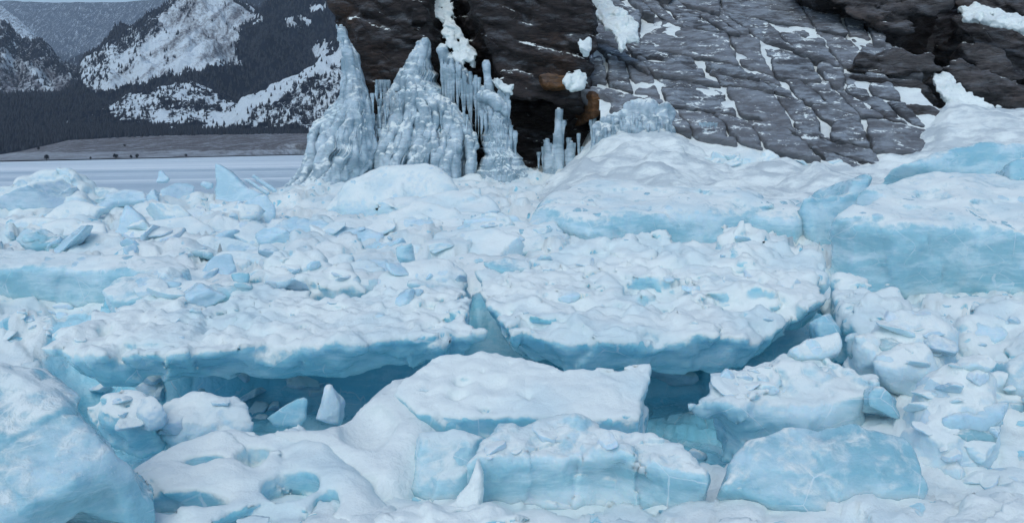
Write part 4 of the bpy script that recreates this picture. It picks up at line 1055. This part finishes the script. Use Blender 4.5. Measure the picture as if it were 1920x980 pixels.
# right-hand rubble
for lab, mat, poly, D, n, t, kw in [
    ('large rounded snowy lump at the right edge above the glassy block', 'frost', [(1700, 800), (1740, 700), (1830, 660), (1880, 700), (1905, 800), (1880, 890), (1800, 915), (1730, 880)], 4.9, (-.1, -.8, 1), .6, dict(r=.2, amp=.08, ns=2.5, lumps=.05, dome=.1)),
    ('broad white block right of the jagged one, second row', 'frost', [(1590, 640), (1650, 600), (1760, 575), (1800, 620), (1790, 690), (1720, 720), (1640, 690)], 6.0, (-.05, -.6, 1), .6, dict(r=.12, amp=.09, ns=2.6, lumps=.06, cuts=4)),
    ('snowy block at the right edge below the huge blue block', 'snowy', [(1770, 600), (1830, 560), (1990, 560), (1990, 700), (1900, 690), (1800, 660)], 6.3, (-.05, -.5, 1), .6, dict(r=.12, amp=.1, ns=2.8, lumps=.09, cuts=3)),
    ('tilted flat-topped block at the far right edge', 'block', [(1850, 640), (1990, 640), (1990, 800), (1930, 760), (1870, 700)], 5.4, (-.4, -.5, 1), .5, dict(r=.05, amp=.06, ns=3, cuts=4)),
    ('long snowy ridge of rubble under the huge blue block', 'snowy', [(1560, 520), (1620, 525), (1700, 560), (1760, 590), (1740, 625), (1640, 620), (1570, 580)], 7.6, T(-.1, .2), .6, dict(r=.1, amp=.1, ns=3, lumps=.1, cuts=3)),
    ('small clear chunk pinched between slab and rubble at right', 'clear', [(1520, 600), (1560, 580), (1580, 620), (1570, 650), (1530, 640)], 7.0, (-.3, -1, .4), .4, dict(r=.03, amp=.02, cuts=3)),
    ('low snowy lump in the lower right corner', 'snowy', [(1760, 940), (1800, 915), (1900, 890), (1990, 880), (1990, 1010), (1800, 1010)], 4.2, (-.1, -.5, 1), .5, dict(r=.15, amp=.08, ns=3, lumps=.05)),
    ('huge blue block with snowy top at the right', 'block', [(1572, 398), (1600, 365), (1660, 338), (1750, 322), (1860, 318), (1990, 335), (1990, 430), (1820, 422), (1690, 424), (1610, 414)], 11.4, T(0, .26), 1.25, dict(r=.18, amp=.10, ns=1.3, cuts=2, taper=.0, holes=[(1760, 368, 32, 14, .12)])),
    ('domed snowy block with a blue right face in the right middle distance', 'block', [(975, 392), (1030, 358), (1085, 336), (1180, 330), (1300, 345), (1400, 352), (1490, 362), (1528, 395), (1500, 405), (1400, 394), (1250, 400), (1100, 412)], 14, T(-.02, .22), 1.0, dict(r=.25, amp=.14, ns=.9, cuts=1)),
    ('blue ice wall filling the notch between the dome and the huge block', 'clear', [(1490, 345), (1560, 330), (1640, 330), (1620, 400), (1600, 520), (1540, 520), (1520, 420)], 13.2, (.1, -1, .3), 1.0, dict(r=.1, amp=.1, ns=1.5, cuts=3)),
    ('glowing blue block behind the huge block at the right edge', 'clear', [(1690, 305), (1760, 280), (1850, 262), (1990, 270), (1990, 330), (1850, 330), (1750, 325)], 15.5, (0, -1, .5), 1.2, dict(r=.15, amp=.12, ns=1.3)),
    ('tall pale block standing at the extreme right edge', 'clear', [(1890, 300), (1925, 290), (1990, 300), (1990, 400), (1895, 385)], 12.2, (-.3, -1, .4), .8, dict(r=.08, amp=.05, cuts=2)),
    ('heaped snowy rubble crest above the wide slab', 'snowy', [(990, 480), (1060, 455), (1180, 445), (1290, 440), (1390, 425), (1470, 455), (1535, 490), (1545, 525), (1400, 515), (1180, 505), (1010, 505)], 9.6, T(-.02, .22), .7, dict(pock=10, r=.15, amp=.15, ns=2.0, lumps=.16, lumpscale=3.2, cuts=2)),
    ('pointed snow horn on the rubble crest before the dome', 'snowy', [(1365, 470), (1378, 435), (1393, 414), (1400, 440), (1415, 470)], 10.0, (0, -1, .4), .25, dict(r=.05, amp=.05, ns=4)),
    # left and centre middle distance
    ('large blue-faced block at the left edge of the middle distance', 'block', [(-160, 470), (0, 466), (90, 465), (180, 474), (260, 478), (350, 490), (365, 512), (200, 505), (80, 500), (-160, 500)], 9.6, T(-.02, .2), .8, dict(r=.1, amp=.08, ns=1.5, cuts=2)),
    ('low blue block behind the left slab', 'block', [(180, 530), (280, 510), (400, 515), (460, 545), (440, 570), (300, 560), (200, 560)], 8.6, T(.02, .25), .5, dict(r=.05, amp=.06, ns=3, cuts=5)),
    ('big rounded pale mound in front of the cliff ice', 'frost', [(588, 395), (612, 362), (645, 325), (690, 302), (740, 295), (800, 300), (845, 322), (860, 345), (845, 385), (760, 405), (660, 410)], 19.5, (-.1, -.9, .8), 1.6, dict(r=.4, amp=.14, ns=.8, cuts=2)),
    ('flat snowy slab lying against the pale mound', 'frost', [(700, 385), (740, 368), (830, 358), (900, 352), (945, 375), (940, 395), (850, 405), (760, 402)], 16.5, (-.05, -.4, 1), .5, dict(r=.12, amp=.1, ns=1.5, cuts=3)),
    ('broad pale blue sheet tilted towards us at centre left', 'plate', [(496, 470), (505, 425), (530, 405), (600, 408), (680, 425), (720, 440), (700, 470), (650, 492), (560, 490)], 13.5, (.05, -.7, 1), .4, dict(r=.06, amp=.05, ns=1.8, cuts=3)),
    ('long blue slab lying across the centre behind the crack', 'block', [(780, 470), (820, 430), (930, 412), (1040, 412), (1068, 440), (1060, 460), (930, 475), (830, 485)], 12.5, (.02, -.35, 1), .5, dict(r=.05, amp=.06, ns=2, cuts=4)),
    ('snowy bench of ice before the pale mound', 'frost', [(650, 415), (720, 395), (830, 390), (930, 395), (980, 410), (930, 430), (800, 440), (700, 440)], 15, (0, -.35, 1), .5, dict(r=.1, amp=.1, ns=1.6, cuts=3)),
    ('thick snow-topped block at the head of the crack', 'frost', [(690, 530), (720, 500), (790, 482), (850, 482), (880, 500), (872, 545), (790, 548), (700, 550)], 8.9, (.02, -.45, 1), .5, dict(r=.06, amp=.07, ns=2.5, cuts=4)),
    ('thin dark blue plate lying at the head of the crack', 'clear', [(905, 490), (950, 480), (1002, 490), (998, 505), (950, 512), (910, 500)], 8.9, (0, -.5, 1), .1, dict(r=.02, amp=.01, cuts=2)),
    ('small square blue block left of the crack head', 'clear', [(738, 462), (770, 455), (776, 490), (745, 492)], 10.5, (0, -1, .3), .4, dict(r=.02, amp=.02, cuts=2)),
    ('large triangular plate leaning back in the left rubble', 'plate', [(196, 486), (215, 430), (235, 380), (262, 398), (300, 450), (345, 490), (270, 490)], 13.0, (.1, -.9, .45), .25, dict(r=.03, amp=.02, cuts=1)),
    ('tall triangular ice shard pointing up before the lake', 'plate', [(400, 385), (402, 340), (403, 302), (430, 322), (460, 350), (492, 362), (480, 385), (440, 395)], 21.5, (-.15, -1, .25), .3, dict(r=.03, amp=.03)),
    ('rubble heap of snow-dusted ice at the left edge', 'frost', [(-120, 360), (20, 350), (60, 325), (110, 310), (150, 318), (182, 345), (170, 390), (100, 410), (-120, 420)], 21, (0, -.7, 1), 1.0, dict(r=.25, amp=.2, ns=1.3, lumps=.2, lumpscale=2.0, cuts=3)),
    ('blue-edged plate propped right of the left rubble heap', 'plate', [(175, 385), (190, 365), (235, 352), (272, 358), (278, 372), (235, 380), (195, 392)], 19, (.1, -.6, 1), .2, dict(r=.03, amp=.03, cuts=2)),
    ('tilted blue slab in the left rubble below the triangle plate', 'clear', [(38, 440), (60, 432), (140, 440), (175, 470), (150, 482), (90, 470), (55, 455)], 12.5, (.15, -.6, 1), .3, dict(r=.03, amp=.03, cuts=2)),
    ('thin bright plate sticking out below the triangle plate', 'frost', [(180, 468), (196, 476), (250, 490), (300, 498), (300, 506), (240, 502), (190, 490)], 11.5, (0, -.6, 1), .12, dict(r=.02, amp=.02)),
    ('snow-edged plate leaning behind the broad blue sheet', 'plate', [(430, 400), (470, 372), (500, 360), (520, 390), (510, 420), (450, 425)], 17.5, (.2, -.9, .5), .3, dict(r=.04, amp=.04, cuts=2)),
    ('grey-blue block peeking out right of the triangle plate', 'clear', [(300, 400), (330, 395), (365, 425), (350, 435), (315, 432)], 15.5, (.1, -1, .3), .4, dict(r=.03, amp=.03, cuts=3)),
    ('curved dark-edged plate on the left slab', 'clear', [(350, 555), (400, 530), (470, 522), (472, 540), (440, 552), (380, 562)], 8.3, (0, -.6, 1), .12, dict(r=.03, amp=.02, cuts=2)),
    ('tilted square blue plate behind the left slab', 'clear', [(430, 512), (440, 506), (470, 510), (462, 536), (445, 532)], 8.6, (.2, -.8, .6), .1, dict(r=.02, amp=.01)),
    ('row of white lumps merging into one ridge behind the left slab', 'snowy', [(470, 500), (520, 466), (600, 480), (660, 520), (680, 545), (560, 548), (480, 530)], 9.0, (0, -.4, 1), .5, dict(r=.12, amp=.12, ns=3, lumps=.12, lumpscale=4, cuts=3)),
    ]:
    nm = 'ice_plate' if 'plate' in lab else 'ice_shard' if 'shard' in lab else 'ice_floe' if ('slab lying' in lab or 'sheet' in lab) else 'ice_block'
    ice(nm, lab, mat, poly, D, n, t, cat=nm.replace('_', ' ').replace('floe', 'slab'), **kw)
# thin slivers standing against the lake
for lab, poly, D in [('thin sliver of ice standing left of the tall shard', [(292, 342), (297, 320), (302, 318), (318, 336), (312, 342)], 22),
                     ('flat sliver tilted just left of the tall shard', [(372, 346), (380, 338), (398, 342), (400, 352), (388, 354)], 21.5),
                     ('upper of two slivers leaning beside the spray ice', [(470, 330), (476, 326), (516, 352), (520, 358), (510, 360)], 22.5),
                     ('lower of two slivers leaning beside the spray ice', [(455, 336), (464, 334), (506, 360), (500, 366)], 22)]:
    ice('ice_shard', lab, 'plate', poly, D, (.1, -1, .3), .1, cat='ice shard', r=.015, amp=.008, cell=.04)

# ------------------------------------------------------------------ loose chunks, each its own thing
CH = []
for v in range(9):
    rg = np.random.default_rng(300 + v)
    g = np.linspace(-1.25, 1.25, 26); X, Y, Z = np.meshgrid(g, g, g, indexing='ij')
    flat = (.5, .9, .7, 1.0, .6, .8, .5, .95, .65)[v]
    F = np.full(X.shape, -9.)
    for k in range(13):
        d = rg.normal(size=3); d /= np.linalg.norm(d)
        F = smax(F, X * d[0] + Y * d[1] + Z * d[2] / flat - rg.uniform(.55, .95), .05)
    F = smax(F, np.sqrt(X ** 2 + Y ** 2 + Z ** 2) - 1.08, .05)
    Vc, Qc = surface_nets(F, (-1.25,) * 3, g[1] - g[0])
    Nc = normals(Vc, Qc); Vc = Vc + Nc * (.05 * fbm(Vc * 2.5, 3, v))[:, None]
    CH.append(Vc); CH[-1] = (Vc, Qc)
CHM = {m: [mesh_data('ice_chunk', Vc, Qc, M[m]) for Vc, Qc in CH] for m in ('chunk', 'plate', 'frost', 'block')}
bpy.context.view_layer.update()
dg = bpy.context.evaluated_depsgraph_get()
haze.hide_viewport = True
bpy.context.view_layer.update(); dg = bpy.context.evaluated_depsgraph_get()
rr = random.Random(77)
def chunk_label(px, py, r, mat, fallback):
    size = 'tiny' if r < 9 else 'small' if r < 18 else 'middling' if r < 30 else 'large'
    colr = {'chunk ice': 'grey-blue', 'thin plate ice': 'pale blue', 'frosted ice': 'white', 'blue block ice': 'deep blue', 'pale frosted block ice': 'frosted blue'}[mat.name]
    near = sorted((0 if inpoly(px, py, pl) else float(np.linalg.norm((pl.mean(0) - (px, py)))), i) for i, (nm, pl) in enumerate(NAMED))
    for d, i in near[:9]:
        nm, pl = NAMED[i]; dx, dy = px - pl[:, 0].mean(), py - pl[:, 1].mean()
        if d == 0: w = 'on or against'
        elif abs(dx) > abs(dy): w = 'right of' if dx > 0 else 'left of'
        else: w = 'below' if dy > 0 else 'above'
        for lab in ('%s %s ice chunk %s the %s' % (size, colr, w, nm), '%s %s ice chunk %s the %s, %s' % (size, colr, w, nm, 'towards its left end' if dx < 0 else 'towards its right end')):
            if lab not in USED and len(lab.split()) <= 16:
                USED.add(lab); return lab
    return fallback
def scatter(n, region, smin_, smax_, label, group, mats=('chunk', 'plate', 'frost'), flat=.8, tilt=.5):
    k = 0; tries = 0
    xs = [p[0] for p in region]; ys_ = [p[1] for p in region]
    while k < n and tries < n * 8:
        tries += 1
        px, py = rr.uniform(min(xs), max(xs)), rr.uniform(min(ys_), max(ys_))
        if not inpoly(px, py, region): continue
        ok, loc, nrm, _, ob, _ = SC.ray_cast(dg, Vector((0, 0, HC)), Vector(ray(px, py)).normalized())
        if not ok or loc.y > 27 or loc.y < 2.5 or nrm.z < .25: continue
        s = (smin_ + (smax_ - smin_) * rr.random() ** 1.6) * loc.y / FPX * .5
        o = bpy.data.objects.new('ice_chunk', rr.choice(CHM[rr.choice(mats)])); COL.objects.link(o)
        o.location = loc + Vector((0, 0, s * rr.uniform(-.45, .15)))
        o.scale = (s * rr.uniform(.7, 1.5), s * rr.uniform(.7, 1.3), s * rr.uniform(.5, 1) * flat)
        o.rotation_euler = (rr.uniform(-tilt, tilt), rr.uniform(-tilt, tilt), rr.uniform(0, 6.28))
        tag(o, chunk_label(px, py, s / loc.y * FPX, o.data.materials[0], label), 'ice chunk', group); k += 1
# broad tilted slabs jammed into the rubble of the middle distance
def jam(n, region, wide, group, seed):
    rs = random.Random(seed); k = 0; tries = 0
    xs = [p[0] for p in region]; ys_ = [p[1] for p in region]
    while k < n and tries < 200:
        tries += 1
        px, py = rs.uniform(min(xs), max(xs)), rs.uniform(min(ys_), max(ys_))
        if not inpoly(px, py, region): continue
        ok, loc, nrm, _, ob, _ = SC.ray_cast(dg, Vector((0, 0, HC)), Vector(ray(px, py)).normalized())
        if not ok or loc.y > 25: continue
        m = rs.choice([5, 6, 7]); w = rs.uniform(*wide); h = w * rs.uniform(.22, .5); a0 = rs.uniform(0, 6.28); sk = rs.uniform(-.5, .5)
        poly = []
        for q in range(m):
            an = a0 + 6.283 * (q + rs.uniform(-.3, .3)) / m
            poly.append((px + w * .5 * math.cos(an) + sk * h * math.sin(an), py + h * .5 * math.sin(an)))
        mt = rs.choice(['plate', 'frost', 'block', 'clear2', 'frost'])
        V, Q = block(poly, loc.y, (rs.uniform(-.35, .35), -rs.uniform(.35, 1.1), 1), rs.uniform(.15, .4), max(.03, loc.y * .0042), r=.035, amp=.04, ns=2.2, seed=seed * 50 + k, cuts=4, pock=2)
        o = mk('ice_floe', V, Q, M[mt])
        tag(o, chunk_label(px, py, w * .5, M[mt], 'tilted ice slab').replace('chunk', 'slab'), 'ice slab', group); k += 1
jam(14, [(0, 380), (180, 360), (520, 400), (560, 440), (480, 490), (200, 460), (0, 455)], (70, 150), 'slabs jammed in the left field', 3)
jam(9, [(330, 505), (500, 480), (860, 490), (860, 530), (500, 535)], (70, 140), 'slabs jammed behind the left slab', 4)
jam(8, [(600, 410), (960, 400), (1060, 440), (720, 480)], (80, 170), 'slabs jammed in the centre', 5)
jam(8, [(1600, 600), (1920, 580), (1920, 860), (1760, 760)], (80, 160), 'slabs jammed in the right rubble', 6)
scatter(34, [(0, 350), (180, 330), (500, 380), (560, 420), (500, 480), (200, 470), (0, 460)], 24, 110, 'loose ice chunk in the left rubble field before the lake', 'chunks in the left rubble field', tilt=.8)
scatter(24, [(330, 500), (500, 470), (700, 490), (870, 500), (860, 550), (500, 550), (250, 560)], 24, 100, 'loose ice chunk strewn behind the long left slab', 'chunks behind the left slab', tilt=.7)
scatter(9, [(150, 640), (300, 570), (860, 555), (880, 600), (500, 630)], 12, 55, 'ice chunk lying on the long left slab', 'chunks on the left slab')
scatter(9, [(920, 520), (1500, 520), (1450, 620), (980, 620)], 12, 60, 'ice chunk lying on the wide right slab', 'chunks on the right slab')
scatter(18, [(540, 400), (960, 380), (1060, 450), (700, 480), (560, 460)], 16, 90, 'ice chunk among the slabs in the centre middle distance', 'chunks in the centre distance')
scatter(34, [(1600, 560), (1920, 560), (1920, 900), (1760, 900), (1700, 700)], 18, 110, 'loose ice chunk in the rubble at the right edge', 'chunks in the right rubble', mats=('chunk', 'frost'))
scatter(14, [(1000, 440), (1530, 440), (1540, 520), (1000, 510)], 10, 50, 'loose ice chunk on the rubble crest before the dome', 'chunks on the crest')
scatter(16, [(0, 580), (200, 560), (120, 640), (0, 650)], 14, 60, 'ice chunk at the left end of the long slab', 'chunks at the left end')
scatter(10, [(900, 790), (1300, 830), (1330, 900), (900, 860)], 16, 60, 'ice chunk on the bottom centre block', 'chunks on the bottom block', mats=('frost', 'chunk'))
scatter(14, [(1290, 680), (1640, 690), (1600, 750), (1300, 760)], 12, 50, 'ice chunk on the jagged tilted block at right', 'chunks on the jagged block')
scatter(22, [(110, 690), (700, 690), (760, 670), (560, 790), (300, 810), (180, 760)], 26, 90, 'dim blue ice chunk lying in the gap under the left slab', 'chunks in the left gap', mats=('chunk',))
scatter(5, [(1200, 690), (1440, 680), (1400, 800), (1340, 850), (1210, 820)], 26, 90, 'dim blue ice chunk in the hollow under the right slab', 'chunks in the right hollow', mats=('chunk',))
scatter(24, [(1150, 300), (1300, 290), (1560, 300), (1560, 335), (1200, 335)], 16, 70, 'snowy ice lump on the snow foot below the rock slope', 'lumps on the snow foot', mats=('frost',))
haze.hide_viewport = False
